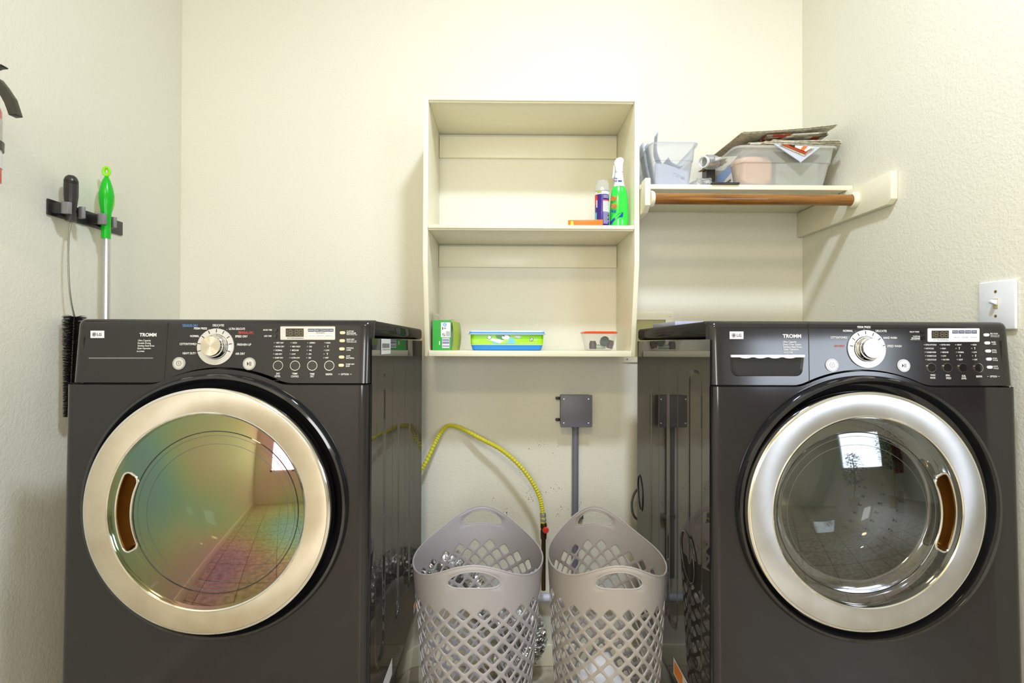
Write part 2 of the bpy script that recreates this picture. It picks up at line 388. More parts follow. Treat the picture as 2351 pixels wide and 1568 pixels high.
ORG = {}
def tag(o, label=None, cat=None, group=None, kind=None):
    if label: o['label'] = label
    if cat: o['category'] = cat
    if group: o['group'] = group
    if kind: o['kind'] = kind
    return o
def thing(name, label, cat, loc, group=None):
    o = bpy.data.objects.new(name, None); COL.objects.link(o); o.location = loc; o.empty_display_size = 0.05
    ORG[o] = Vector(loc); return tag(o, label, cat, group)
def obj(name, mb, mats, parent=None, origin=None, ang=35, label=None, flat=False, recalc=True, weld=True, kind=None):
    bm = mb.bm
    if weld: bmesh.ops.remove_doubles(bm, verts=bm.verts, dist=1e-5)
    if recalc: bmesh.ops.recalc_face_normals(bm, faces=bm.faces)
    if origin is None:
        if parent is not None: origin = ORG[parent]
        else:
            vs = [v.co for v in bm.verts]; lo = [min(v[i] for v in vs) for i in range(3)]; hi = [max(v[i] for v in vs) for i in range(3)]
            origin = Vector(((lo[0] + hi[0]) / 2, (lo[1] + hi[1]) / 2, lo[2]))
    origin = Vector(origin)
    bm.transform(Matrix.Translation(-origin))
    me = bpy.data.meshes.new(name); bm.to_mesh(me); bm.free()
    if not isinstance(mats, (list, tuple)): mats = [mats]
    for m in mats: me.materials.append(m)
    if not flat:
        me.polygons.foreach_set('use_smooth', [True] * len(me.polygons)); me.set_sharp_from_angle(angle=R_(ang))
    o = bpy.data.objects.new(name, me); COL.objects.link(o)
    ORG[o] = origin
    if parent is not None:
        o.parent = parent; o.location = origin - ORG[parent]
    else: o.location = origin
    if label: o['label'] = label
    if kind: o['kind'] = kind
    return o
def single(name, mb, mats, label, cat, group=None, **k):
    return tag(obj(name, mb, mats, **k), label, cat, group)
def struct(name, mb, m, **k):
    return tag(obj(name, mb, m, **k), kind='structure')

_tc = {}
def text_into(mb, s, M, width, cap, bold=0.0, shear=0.0, hfit=True):
    """flat lettering fitted to width x cap height, centre-left origin, M maps (x,y,0)->world"""
    cu = bpy.data.curves.new('t', 'FONT'); cu.body = s; cu.size = 1; cu.offset = bold; cu.shear = shear; cu.resolution_u = 3
    ob = bpy.data.objects.new('t', cu); COL.objects.link(ob)
    bpy.context.view_layer.update()
    me = bpy.data.meshes.new_from_object(ob.evaluated_get(bpy.context.evaluated_depsgraph_get()))
    bpy.data.objects.remove(ob); bpy.data.curves.remove(cu)
    if len(me.vertices) == 0: return
    xs = [v.co.x for v in me.vertices]; ys = [v.co.y for v in me.vertices]
    x0, x1, y0, y1 = min(xs), max(xs), min(ys), max(ys)
    capu = 0.70; y0 = 0.0 if any(c.isalpha() or c.isdigit() for c in s) else y0
    sx = width / max(1e-6, x1 - x0); sy = cap / capu
    for v in me.vertices:
        v.co = M @ Vector(((v.co.x - x0) * sx, (v.co.y - y0) * sy - cap / 2, 0))
    t = bmesh.new(); t.from_mesh(me); bpy.data.meshes.remove(me)
    s0 = len(mb.bm.faces); mb.merge(t)

# ------------------------------------------------------------------ room shell
def wall_box(name, a, b, m=M_wall):
    return struct(name, MB().box(a, b), m, flat=True)
T = 0.12
XF = 5.0
wall_box('wall_back', (WX0 - T, WY1, 0), (XF, WY1 + T, ZC))
wall_box('wall_left', (WX0 - T, WY0, 0), (WX0, WY1, ZC))
wall_box('wall_right', (WX1, 1.06, 0), (WX1 + T, WY1, ZC))
wall_box('wall_far', (XF, WY0 - T, 0), (XF + T, WY1 + T, ZC))
wall_box('floor', (WX0 - T, WY0 - T, -0.1), (XF + T, WY1 + T, 0), M_floor)
wall_box('ceiling', (WX0 - T, WY0 - T, ZC), (XF + T, WY1 + T, ZC + 0.1), M_ceil)
# rear wall with a window opening, reflected in the washer door
wx0, wx1, wz0, wz1 = 2.45, 3.95, 1.05, 2.15
rb = MB()
vx0, vx1, vz0, vz1 = -0.9, 0.3, 0.9, 2.1  # second opening, made up to carry the rear fill light
rb.box((WX0 - T, WY0 - T, 0), (vx0, WY0, ZC)); rb.box((vx0, WY0 - T, 0), (vx1, WY0, vz0)); rb.box((vx0, WY0 - T, vz1), (vx1, WY0, ZC)); rb.box((vx1, WY0 - T, 0), (wx0, WY0, ZC)); rb.box((wx1, WY0 - T, 0), (XF, WY0, ZC))
rb.box((wx0, WY0 - T, 0), (wx1, WY0, wz0)); rb.box((wx0, WY0 - T, wz1), (wx1, WY0, ZC))
struct('wall_rear', rb, M_wall, flat=True, weld=False)
fr = MB()
for a, b in (((wx0, wz0), (wx0 + .05, wz1)), ((wx1 - .05, wz0), (wx1, wz1)), ((wx0, wz0), (wx1, wz0 + .05)), ((wx0, wz1 - .05), (wx1, wz1)), (((wx0 + wx1) / 2 - .03, wz0), ((wx0 + wx1) / 2 + .03, wz1))):
    fr.box((a[0], WY0 - .09, a[1]), (b[0], WY0 - .03, b[1]))
win = struct('window_1', fr, M_wplast, flat=True, weld=False)
fr = MB()
for a, b in (((vx0, vz0), (vx0 + .05, vz1)), ((vx1 - .05, vz0), (vx1, vz1)), ((vx0, vz0), (vx1, vz0 + .05)), ((vx0, vz1 - .05), (vx1, vz1)), (((vx0 + vx1) / 2 - .03, vz0), ((vx0 + vx1) / 2 + .03, vz1))):
    fr.box((a[0], WY0 - .09, a[1]), (b[0], WY0 - .03, b[1]))
struct('added_fill_window', fr, M_wplast, flat=True, weld=False)  # unseen window frame added around the rear fill light
for n, a, b in (('baseboard_back', (WX0, WY1 - .014, 0), (WX1, WY1, .085)), ('baseboard_left', (WX0, WY0, 0), (WX0 + .014, WY1, .085)), ('baseboard_right', (WX1 - .014, 1.06, 0), (WX1, WY1, .085))):
    struct(n, MB().box(a, b, .004), M_cream)

# ------------------------------------------------------------------ laundry machines
PK = 0.075       # backward tilt of the control panel
ZT, ZB, ZS = 1.343, 0.36, 1.192
def machine(kind):
    dry = kind == 'dryer'
    if dry: X0, X1, yf, yb, lean_ = -1.006, -0.3125, 1.180, 1.925, .012
    else: X0, X1, yf, yb, lean_ = 0.466, 1.172, 1.156, 1.845, .021
    xm = (X0 + X1) / 2; W = X1 - X0; po = lean_ + (.012 if dry else .005)
    root = thing('tumble_dryer' if dry else 'washing_machine',
                 'black front-loading dryer on the left with a bronze-toned door ring and rainbow-sheened window' if dry else
                 'black front-loading washer on the right with a silver door ring and detergent drawer',
                 'dryer' if dry else 'washing machine', (xm, yf + .35, ZB))
    if dry: dc = Vector((-0.657, 0, 0.918)); dring = Vector((-0.6555, 0, 0.9185)); yr = 1.145; rr = 0.2705
    else: dc = Vector((0.817, 0, 0.918)); dring = Vector((0.7965, 0, 0.920)); yr = 1.137; rr = 0.2655
    ER = 0.020
    def edge(x):
        u = abs(x - xm) - (W / 2 - ER)
        if u <= 0: return 0.0
        u = min(1.0, u / ER); return ER * (1 - math.sqrt(max(0, 1 - u * u)))
    def yfr(x, z): return yf + lean_ * (z - ZB) / (ZS - ZB) + edge(x)
    RH = 0.310
    def zseam(x):
        u = abs(x - dc.x)
        a = dc.z + math.sqrt(max(0, RH * RH - u * u)) if u < RH else 0
        # smooth max
        k = 0.008; h = max(0, k - abs(a - ZS)) / k
        return max(a, ZS) + h * h * k * .25
    # front panel --------------------------------------------------
    mb = MB(); B = 0.318; zb = dc.z - B
    bl = max(X0 + ER * 1.02, dc.x - B); br_ = min(X1 - ER * 1.02, dc.x + B)
    cols = [X0 + ER * (1 - math.cos(PI / 2 * k / 7)) for k in range(8)]
    mb.grid(lambda x, z: (x, yfr(x, z), z), cols + ([bl] if bl > cols[-1] + 1e-4 else []), [ZB, zb, ZS])
    cols = [X1 - ER * (1 - math.cos(PI / 2 * k / 7)) for k in range(8)]
    mb.grid(lambda x, z: (x, yfr(x, z), z), cols + ([br_] if br_ < cols[-1] - 1e-4 else []), [ZB, zb, ZS])
    mb.grid(lambda x, z: (x, yfr(x, z), z), [bl + (br_ - bl) * k / 6 for k in range(7)], [ZB, zb])
    N = 192; RI = 0.2945
    def outer(t):
        cx, sz = math.cos(t), math.sin(t); best = 9
        if cx > 1e-6: best = min(best, (br_ - dc.x) / cx)
        if cx < -1e-6: best = min(best, (bl - dc.x) / cx)
        if sz < -1e-6: best = min(best, (zb - dc.z) / sz)
        if sz > 1e-6:
            lo, hi = 0.2, 0.62
            for _ in range(30):
                m_ = (lo + hi) / 2
                if dc.z + m_ * sz > zseam(dc.x + m_ * cx): hi = m_
                else: lo = m_
            best = min(best, lo)
        return max(best, RI + .002)
    TH = [2 * PI * k / N for k in range(N)]
    for cx_, cz_ in ((bl, zb), (br_, zb), (bl, ZS), (br_, ZS)):
        t_ = math.atan2(cz_ - dc.z, cx_ - dc.x) % (2 * PI); TH[round(t_ / (2 * PI) * N) % N] = t_
    def rp(k, s_):
        t = TH[k]; r = RI + (outer(t) - RI) * s_
        x = dc.x + r * math.cos(t); z = dc.z + r * math.sin(t); return (x, yfr(x, z), z)
    mb.grid(lambda k, s_: rp(k, s_), list(range(N)), [0, .5, 1], wrap=True)
    fp = obj('front_panel', mb, M_black, root, weld=False)
    # control panel -------------------------------------------------
    def ypan(z): return yf + po + PK * (z - ZS)
    xs = [X0 + ER * (1 - math.cos(PI / 2 * k / 7)) for k in range(8)]
    xs += [X0 + ER + (W - 2 * ER) * k / 60 for k in range(1, 60)]
    xs += [X1 - ER * (1 - math.cos(PI / 2 * k / 7)) for k in range(7, -1, -1)]
    rows = [('g', 0), ('s', 0.0), ('s', .02), ('s', .3), ('s', .6), ('s', 1.0)] + [('r', k / 6) for k in range(1, 7)]
    ZR = ZT - 0.018
    def cp(x, rw):
        k, v = rw; z0 = zseam(x) + .0022
        hz_ = (v if k == 's' else (1 if k == 'r' else 0)); q_ = (.004 if dry else .001) + .002 * hz_
        if dry: xo = x + q_ * (X1 - x) / W
        else: xo = x - q_ * (x - X0) / W
        if k == 'g': return (xo, ypan(z0) + edge(x) + .012, z0)
        if k == 's':
            z = z0 + .0015 + (ZR - z0 - .0015) * v; yy = ypan(z) + edge(x)
            return (xo, yy, z)
        a = v * PI / 2; return (xo, ypan(ZR) + edge(x) + .018 * (1 - math.cos(a)), ZR + .018 * math.sin(a))
    mb = MB(); mb.grid(cp, xs, rows)
    mb.box((X0 + .018, ypan(ZR) + .03, ZS + .02), (X1 - .018, ypan(ZR) + .05, ZT - .001))
    # closing strip over the top back of the panel
    cpan = obj('control_panel', mb, M_panel, root, weld=False)
    # cabinet body ---------------------------------------------------
    inner = X1 if dry else X0; sgn = 1 if dry else -1
    ys0 = yf + .030
    chans = [(yf + .125, .045), (yf + .30, .045), (yf + .475, .045)] + ([(yf + .63, .045)] if dry else [])
    def ss(a, b, x):
        t = min(1, max(0, (x - a) / (b - a))); return t * t * (3 - 2 * t)
    def side(y, z):
        d = 0
        for yc, hw in chans:
            w_ = abs(y - yc); zt = 1.225 - (w_ / hw) ** 4 * 0.028 if w_ < hw * 1.2 else 0
            zl = 0.50 + (w_ / hw) ** 3 * 0.03
            d = max(d, (1 - ss(hw - .010, hw + .003, w_)) * ss(zt + .004, zt - .010, z) * ss(zl - .005, zl + .012, z) if w_ < hw * 1.2 else 0)
        return (inner - sgn * .0032 * d, y, z)
    mb = MB()
    ny = 150; ysl = [ys0 + (yb - ys0) * k / ny for k in range(ny + 1)]
    zsl = [ZB] + [.46 + .012 * k for k in range(9)] + [.7, .9, 1.1] + [1.16 + .006 * k for k in range(14)] + [1.30]
    mb.grid(lambda y, z: side(y, z), ysl, zsl)
    other = X0 + .030 if dry else X1 - .030
    A0, A1 = (other, X1) if dry else (X0, other)
    mb.poly([(other, ys0, ZB), (other, yb, ZB), (other, yb, 1.30), (other, ys0, 1.30)])
    mb.poly([(A0, yb, ZB), (A1, yb, ZB), (A1, yb, 1.30), (A0, yb, 1.30)])
    mb.poly([(A0, ys0, ZB), (A1, ys0, ZB), (A1, yb, ZB), (A0, yb, ZB)])
    # front returns that close the gap behind the front panel
    for xx in (A0, A1):
        mb.poly([(xx, yf + ER, ZB), (xx, ys0 - .0015, ZB), (xx, ys0 - .0015, ZS), (xx, yf + ER + .012, ZS)])
        ii = xx + (.004 if xx == A0 else -.004)
        mb.poly([(ii, ys0 - .004, ZB), (ii, ys0 + .004, ZB), (ii, ys0 + .004, ZS), (ii, ys0 - .004, ZS)])
    mb.box((X0 + .0015, yf + lean_ + ER + .001, ZS - .006), (X1 - .0015, ys0 + .03, ZS + .0015))
    body = obj('cabinet', mb, M_side, root, weld=False)
    mb = MB(); mb.box((A0, yf + .045, 1.304), (A1, yb, ZT), .010, seg=3)
    obj('top_panel', mb, M_side, root)
    if not dry:
        for yy, zz, q in ((1.80, .775, 1.0), (1.33, .745, 1.0)):
            kn = MB(); pts = [(X0 - .001, yy + (.020 if yy > 1.6 else .030) * 1.6 * math.cos(t) * q, zz + (.055 * math.sin(t) + .020 * math.cos(t)) * q) for t in [2 * PI * k / 24 for k in range(24)]]
            kn.tube(pts, .0022, 8, closed=True); obj('knockout_rim', kn, M_bezel, root)
    # door bezel --------------------------------------------------------
    yb0 = yf + lean_ * .5
    mb = MB(); mb.lathe([(.3005, yb0 + .006), (.2990, yb0 - .006), (.2950, yb0 - .012), (.2895, yb0 - .013), (.286, yb0 - .008), (.2815, yb0 + .010), (.262, yb0 + .018), (.225, yb0 + .03), (.225, yb0 + .09)], (dc.x, 0, dc.z), 'y', 160)
    obj('door_bezel', mb, M_bezel, root)
    # drum ----------------------------------------------------------------
    mb = MB(); mb.lathe([(.228, yf + .095), (.232, yf + .10), (.262, yf + .15), (.262, yf + .55), (.24, yf + .57), (0, yf + .565)], (dc.x, 0, dc.z), 'y', 96)
    for t in (0.4, 2.5, 4.6):   # lifter fins
        p = Vector((dc.x + .235 * math.cos(t), yf + .35, dc.z + .235 * math.sin(t)))
        mb.box(p - Vector((.03, .17, .02)), p + Vector((.03, .17, .02)), .012, rot=(0, -t, 0))
    drum = obj('drum', mb, M_drum, root)
    if not dry:
        hb = MB()
        for t in [2 * PI * k / 60 for k in range(60)]:
            for yy in (.25, .32, .39):
                c = Vector((dc.x + .2605 * math.cos(t), yf + yy, dc.z + .2605 * math.sin(t)))
                n = Vector((-math.cos(t), 0, -math.sin(t))); u = Vector((0, 1, 0)); v = n.cross(u)
                hb.poly([c + n * .0008 + (u * math.cos(q) + v * math.sin(q)) * .0035 for q in [PI / 4 * k for k in range(8)]])
        obj('drain_hole', hb, M_seam, root, kind='stuff')
    gs = MB(); gs.lathe([(.2255, yf + .03), (.2245, yf + .05), (.210, yf + .062), (.2225, yf + .075), (.2275, yf + .095)], (dc.x, 0, dc.z), 'y', 96)
    obj('door_gasket', gs, M_rubber, root)
    # door -------------------------------------------------------------------
    ox = Vector((dring.x, yr, dring.z)); mring = M_ringd if dry else M_ringw
    mb = MB(); ri = rr - .058
    mb.lathe([(rr - .012, .036), (rr, .030), (rr + .0005, .008), (rr - .001, .003), (rr - .004, .0008), (rr - .0065, .0)], ox, 'y', 180)
    ed = MB(); ed.bm = mb.bm
    door = obj('door', mb, M_chrome, root, origin=ox)
    mb = MB(); mb.lathe([(rr - .0066, .0), (rr - .0075, -.0010), ((rr + ri) / 2, -.0035), (ri + .0055, -.0012)], ox, 'y', 180)
    obj('door_ring', mb, mring, door, origin=ox)
    mb = MB(); mb.lathe([(ri + .0055, -.0012), (ri + .0035, -.0028), (ri + .001, -.001), (ri - .0005, .004), (ri - .001, .012)], ox, 'y', 180)
    obj('ring_trim', mb, M_chrome, door, origin=ox)
    # window cover in polar cells with the grip pocket left open
    side_a = PI if dry else 0.0
    ha = R_(27.5); pr0, pr1 = .1585, .1945
    def ycov(r): return .0045 - .026 * (1 - (r / ri) ** 2)
    NA = 216; NRr = 44
    mb = MB()
    rs = [ri * k / NRr for k in range(NRr + 1)]
    def inpocket(a, r):
        d = (a - side_a + PI) % (2 * PI) - PI
        # rounded rectangle in polar space
        cr = .013; rm = (pr0 + pr1) / 2; hr = (pr1 - pr0) / 2
        u = abs(d) * rm - (ha * rm - cr); v = abs(r - rm) - (hr - cr)
        return math.hypot(max(u, 0), max(v, 0)) + min(max(u, v), 0) < cr
    V = {}
    def gv(i, j):
        k = (i % NA, j)
        if j == 0: k = (0, 0)
        if k not in V:
            a = 2 * PI * k[0] / NA; r = rs[j]
            V[k] = mb.bm.verts.new((ox.x + r * math.cos(a), ox.y + ycov(r), ox.z + r * math.sin(a)))
        return V[k]
    for i in range(NA):
        for j in range(NRr):
            a = 2 * PI * (i + .5) / NA; r = (rs[j] + rs[j + 1]) / 2
            if inpocket(a, r): continue
            if j == 0: mb.face((gv(0, 0), gv(i, 1), gv(i + 1, 1)))
            else: mb.face((gv(i, j), gv(i, j + 1), gv(i + 1, j + 1), gv(i + 1, j)))
    obj('door_window', mb, M_filmd if dry else M_filmw, door, origin=ox)
    # moulded circular steps in the window
    for off_, r_, m_ in ((.024, .1765, M_bezel), (.026, .168, M_rubber), (.030, .150, M_rubber)):
        if off_ + r_ > ri: continue
        cx_ = off_ if dry else -off_
        def onc(t):
            x_, z_ = cx_ + r_ * math.cos(t), r_ * math.sin(t); return (ox.x + x_, ox.y + ycov(math.hypot(x_, z_)) - .0002, ox.z + z_)
        mb = MB(); mb.tube([onc(2 * PI * q / 128) for q in range(128)], .0011 if m_ is M_bezel else .0005, 6, closed=True); obj('window_step', mb, m_, door, origin=ox)
    # grip pocket: outline, dish
    def outline(off=0.0, n=14):
        pts = []; cr = .013 + off; rm = (pr0 + pr1) / 2; hr = (pr1 - pr0) / 2 + off; hx = ha * rm + off
        for cx_, cy_, s0 in ((hx - cr, hr - cr, 0), (-(hx - cr), hr - cr, 1), (-(hx - cr), -(hr - cr), 2), (hx - cr, -(hr - cr), 3)):
            for k in range(7):
                t = PI / 2 * (s0 + k / 6); pts.append((cx_ + cr * math.cos(t), cy_ + cr * math.sin(t)))
            nxt = {0: 1, 2: 1}.get(s0)
            if nxt:
                s_ = 1 if s0 == 0 else -1
                for k in range(1, n): pts.append((s_ * (hx - cr) * (1 - 2 * k / n), s_ * hr))
        return [(side_a + p[0] / rm, rm + p[1]) for p in pts]
    mb = MB()
    mb.tube([(ox.x + r * math.cos(a), ox.y + ycov(r) - .0005, ox.z + r * math.sin(a)) for a, r in outline(.001)], .0026, 8, closed=True)
    grip = obj('door_grip', mb, M_chrome, door, origin=ox)
    mb = MB()
    lv = []
    for off, dy in ((.001, 0), (-.002, .012), (-.006, .024), (-.012, .030)):
        lv.append([mb.bm.verts.new((ox.x + r * math.cos(a), ox.y + ycov(r) + dy, ox.z + r * math.sin(a))) for a, r in outline(off)])
    for A, B_ in zip(lv, lv[1:]):
        for k in range(len(A)): mb.face((A[k], A[(k + 1) % len(A)], B_[(k + 1) % len(A)], B_[k]))
    L_ = lv[-1]; n = len(L_)
    # close the dish floor with quads between matching sides
    mid = [i for i in range(n)]
    mb.face(L_)
    obj('grip_pocket', mb, M_bronze, door, origin=ox)
    # inner frame and bowl
    cxb = ox.x + (.012 if dry else -.012)
    mb = MB(); mb.lathe([(ri - .001, ox.y + .012), (ri - .004, ox.y + .034), (.172, ox.y + .040), (.168, ox.y + .044)], (ox.x, 0, ox.z), 'y', 128)
    obj('inner_frame', mb, M_chrome if not dry else M_bezel, door, origin=ox)
    mb = MB(); mb.lathe([(.169, ox.y + .043), (.166, ox.y + .06), (.155, ox.y + .10), (.135, ox.y + .13), (.10, ox.y + .15), (.05, ox.y + .157), (0, ox.y + .158)], (cxb * .5 + ox.x * .5, 0, ox.z), 'y', 96)
    obj('glass_bowl', mb, M_bowl, door, origin=ox)
    # ------------------------------------------------------------- control panel details
    k = PK; yp0 = yf + po
    up = Vector((0, k, 1)).normalized(); nr = Vector((0, -1, k)).normalized(); rt = Vector((1, 0, 0))
    def P(px, py, lift=0.0010):
        d = ray(px, py); t = (yp0 + k * (CAM.z - ZS) - CAM.y) / (d.y - k * d.z)
        return CAM + d * t + nr * lift
    S = 1.20 / FPX
    def TM(p): 
        M = Matrix((( rt.x, up.x, nr.x, p.x), (rt.y, up.y, nr.y, p.y), (rt.z, up.z, nr.z, p.z), (0, 0, 0, 1))); return M
    def disc(mb, c, r, lift, h=0.0, n=32, ry=None):
        ry = ry or r
        base = [c + nr * lift + (rt * math.cos(t) * r + up * math.sin(t) * ry) for t in [2 * PI * q / n for q in range(n)]]
        if h:
            top = [p + nr * h for p in base]; b_ = [mb.bm.verts.new(p) for p in base]; t_ = [mb.bm.verts.new(p) for p in top]
            for q in range(n): mb.face((b_[q], b_[(q + 1) % n], t_[(q + 1) % n], t_[q]))
            mb.face(t_)
        else: mb.poly(base)
    def annulus(mb, c, r0, r1, lift, n=64, h=.001):
        rings = [(r0, 0), (r0, h), (r1, h), (r1, 0)]
        V_ = [[mb.bm.verts.new(c + nr * (lift + hh) + (rt * math.cos(t) + up * math.sin(t)) * r) for t in [2 * PI * q / n for q in range(n)]] for r, hh in rings]
        for A, B_ in zip(V_, V_[1:]):
            for q in range(n): mb.face((A[q], A[(q + 1) % n], B_[(q + 1) % n], B_[q]))
    def quad(mb, x0, y0, x1, y1, lift, h=0.0, r=0):
        a, b, c, d = P(x0, y0, lift), P(x1, y0, lift), P(x1, y1, lift), P(x0, y1, lift)
        pts = [a, b, c, d]
        if r:
            pts = []
            rr_ = r * S
            for p, (sx_, sy_), a0_ in ((a, (1, -1), 90), (b, (-1, -1), 0), (c, (-1, 1), 270), (d, (1, 1), 180)):
                cc = p + rt * sx_ * rr_ + up * sy_ * rr_
                seq = [a0_ + 90 - q * 22.5 for q in range(5)]
                pts += [cc + (rt * math.cos(R_(t)) + up * math.sin(R_(t))) * rr_ for t in seq]
        if h:
            t_ = [mb.bm.verts.new(p + nr * h) for p in pts]; b_ = [mb.bm.verts.new(p) for p in pts]; n = len(pts)
            for q in range(n): mb.face((b_[q], b_[(q + 1) % n], t_[(q + 1) % n], t_[q]))
            mb.face(t_)
        else: mb.poly(pts)
    ink = MB()
    def txt(s, x0, x1, yc, cap, mi=0, bold=.012, shear=0.0, lift=.0010, mb=None):
        mb = mb or ink
        mb.mi = mi; p = P(x0, yc, lift); wd = (P(x1, yc, lift) - p).length
        text_into(mb, s, TM(p), wd, cap * S, bold, shear)
    if dry:
        T_ = [('PERM PRESS', 446, 476, 754), ('DELICATES', 489, 515, 746.8), ('ULTRA DELICATE', 526, 563, 754.8), ('NORMAL', 437, 458, 771.5),
              ('SPEED DRY', 540.5, 569, 772.2), ('COTTON/TOWELS', 413, 451, 789.6), ('FRESHEN UP', 545, 577, 791), ('HEAVY DUTY', 420, 450, 811), ('AIR DRY', 541, 563, 812)]
        for s_, a, b, y in T_: txt(s_, a, b, y, 4.8)
        txt('*SENSOR DRY', 419, 455, 747, 4.8, 1, shear=.2); txt('*MANUAL DRY', 547, 583, 763, 4.8, 2, shear=.2)
        ink.mi = 1; quad(ink, 418, 749.8, 455, 750.3, .0006); ink.mi = 2; quad(ink, 546, 765.8, 584, 766.3, .0006)
        txt('TROMM', 321, 360, 768.5, 7.6, 0, bold=.03)
        for s_, a, b, y in (('Ultra Capacity', 318, 347, 781.5), ('Durable Drying', 317, 347, 787.5), ('Stainless Steel Drum', 317, 355, 793.5), ('Quiet Operation', 316, 347, 799.5)): txt(s_, a, b, y, 4, 0, bold=.004)
        txt('DLG5988B', 315, 332, 806.6, 3, 0, bold=0)
        ink.mi = 3; quad(ink, 204, 820.6, 352, 823.6, .0006)
        for s_, a, b, y in (('MORE TIME', 605, 625, 757.5), ('LESS TIME', 607, 624, 771.5)): txt(s_, a, b, y, 3.4)
        rowsY = [787, 795.6, 804.2, 812.8, 821.4]
        C = [(630.5, 634, ['VERY DRY', 'MORE DRY', 'NORMAL', 'LESS DRY', 'DAMP DRY'], [18, 20, 16, 16, 19]),
             (668.5, 672, ['HIGH', 'MID HIGH', 'MEDIUM', 'LOW', 'ULTRA LOW'], [10, 18, 15, 9, 19]),
             (707.0, 711, ['60MIN', '50', '40', '30', '20'], [13, 6, 6, 6, 6]),
             (746.0, 749, ['HIGH', '|', 'LOW', '|', 'OFF'], [10, 0, 9, 0, 8])]
        lean = -.6
        rnd = [(639, 839.5), (678, 839.5), (717.5, 839.5), (756.5, 839.5)]; rb_r = 11.4
        for s_, xc, y in (('DRY', 639, 857.6), ('LEVEL', 638, 863.4), ('TEMP.', 677.5, 857.8), ('CONTROL', 677.5, 864), ('TIME', 717, 858.5), ('DRY', 717, 864), ('BEEPER', 756, 859.2)):
            wd = 2.9 * len(s_) * .5 + 1; txt(s_, xc - wd * .8, xc + wd * .8, y, 4.1)
        txt('OPTION', 783, 801, 859.2, 4.1); ink.mi = 0; quad(ink, 777, 858.7, 780.5, 859.5, .0006); quad(ink, 804, 858.7, 807.5, 859.5, .0006)
        ov = [(787, 764), (786.3, 782.3), (785.6, 801), (784.8, 819.8), (784, 838.6)]
        for s_, a, b, y, c_ in (('CUSTOM', 796, 812, 760.6, 3), ('PROGRAM', 796, 817, 764.8, 3), ('PRESS & HOLD 3 SEC', 796, 820, 768.3, 1.8), ('RACK DRY', 796, 814, 779, 3), ('PRESS & HOLD 3 SEC', 796, 819, 782.6, 1.8), ('TO SET CHILD LOCK', 796, 819, 785.6, 1.8),
                                ('WRINKLE', 795.5, 812, 799, 3), ('CARE', 795.5, 806, 803.5, 3), ('ANTI', 795, 804, 817.5, 3), ('BACTERIAL', 795, 814, 822, 3), ('DAMP DRY', 794.5, 814.5, 836, 3), ('BEEP', 794.5, 803.5, 840.5, 3)): txt(s_, a, b, y, c_)
        disp = (644.5, 749.6, 770, 780.2); lcd = (657, 754.4, 698, 773.2); tabs = [(708, 722.5, 'SENSING'), (723.4, 737, 'DRY'), (737.8, 752, 'COOLING'), (752.8, 766.4, 'CARE')]; taby = (755, 761.6)
        bts = [(707, 725.2, 'CHILD LOCK'), (727.6, 745.2, 'SENSOR DRY'), (747.8, 766, 'MANUAL DRY')]; bty = (767.8, 774)
        smallb = [(633, 757.2), (631.5, 771.3)]; logo = (209, 759.4, 240, 776); dial = (496, 796); drad = 42; kpx = (484.5, 794)
        ticks = [(1545, 530), (1545, 447), (1590, 370), (1660, 317), (1744, 298), (1822, 318), (1878, 373), (1901, 450), (1885, 533)]; ticks = [(150 + a / 5.002, 700 + b / 5) for a, b in ticks]
        dots = [(451.5, 789.3), (452, 810.5), (463, 770), (480.5, 756), (501.5, 751.8), (521.5, 756.5)]
        pw, pl = (411.8, 834.3), (573, 835.2)
    else:
        T_ = [('PERM PRESS', 1968, 1998, 751), ('NORMAL', 1935, 1957.5, 759.5), ('DELICATES', 2009.5, 2035, 759.8), ('COTTON/TOWELS', 1906, 1944.5, 774.8), ('HAND WASH', 2027, 2058.5, 775.5), ('SPEED WASH', 2036, 2069, 794.6)]
        for s_, a, b, y in T_: txt(s_, a, b, y, 4.8)
        txt('SANITARY', 1916, 1939, 794.2, 4.8, 2)
        txt('TROMM', 1796.5, 1838.7, 771.4, 7.8, 0, bold=.03)
        for s_, a, b, y in (('Ultra Capacity', 1797, 1828, 784.5), ('Direct Drive System', 1797, 1838, 790.5), ('Stainless Steel Drum', 1797.5, 1840, 796.3), ('Quiet Operation', 1798, 1833, 802)): txt(s_, a, b, y, 4, 0, bold=.004)
        txt('WM2277HB', 1798.5, 1819, 809, 3, 0, bold=0)
        for s_, a, b, y in (('DELAY WASH', 2088, 2109.5, 761.8), ('CUSTOM', 2095, 2111, 772.4), ('PROGRAM', 2092, 2111, 776.5)): txt(s_, a, b, y, 3.3)
        txt('PRESS & HOLD 3 SEC', 2090, 2111, 779.6, 1.8)
        rowsY = [791.5, 800, 808.6, 817.1, 825.6]
        C = [(2121, 2124, ['EXTRA HOT/COLD', 'HOT/COLD', 'WARM/WARM', 'WARM/COLD', 'COLD/COLD'], [25, 18, 22, 22, 21]),
             (2157.5, 2160.5, ['EXTRA HIGH', 'HIGH', 'MEDIUM', 'LOW', 'NO SPIN'], [19.5, 9, 14, 8, 14]),
             (2193, 2196.5, ['HEAVY', '|', 'NORMAL', '|', 'LIGHT'], [10.5, 0, 14, 0, 9.5]),
             (2229, 2232, ['HIGH', '|', 'LOW', '|', 'OFF'], [9, 0, 8, 0, 7])]
        lean = .95
        rnd = [(2137.5, 844), (2174, 844), (2209.5, 844.3), (2245.5, 844.5)]; rb_r = 10.6
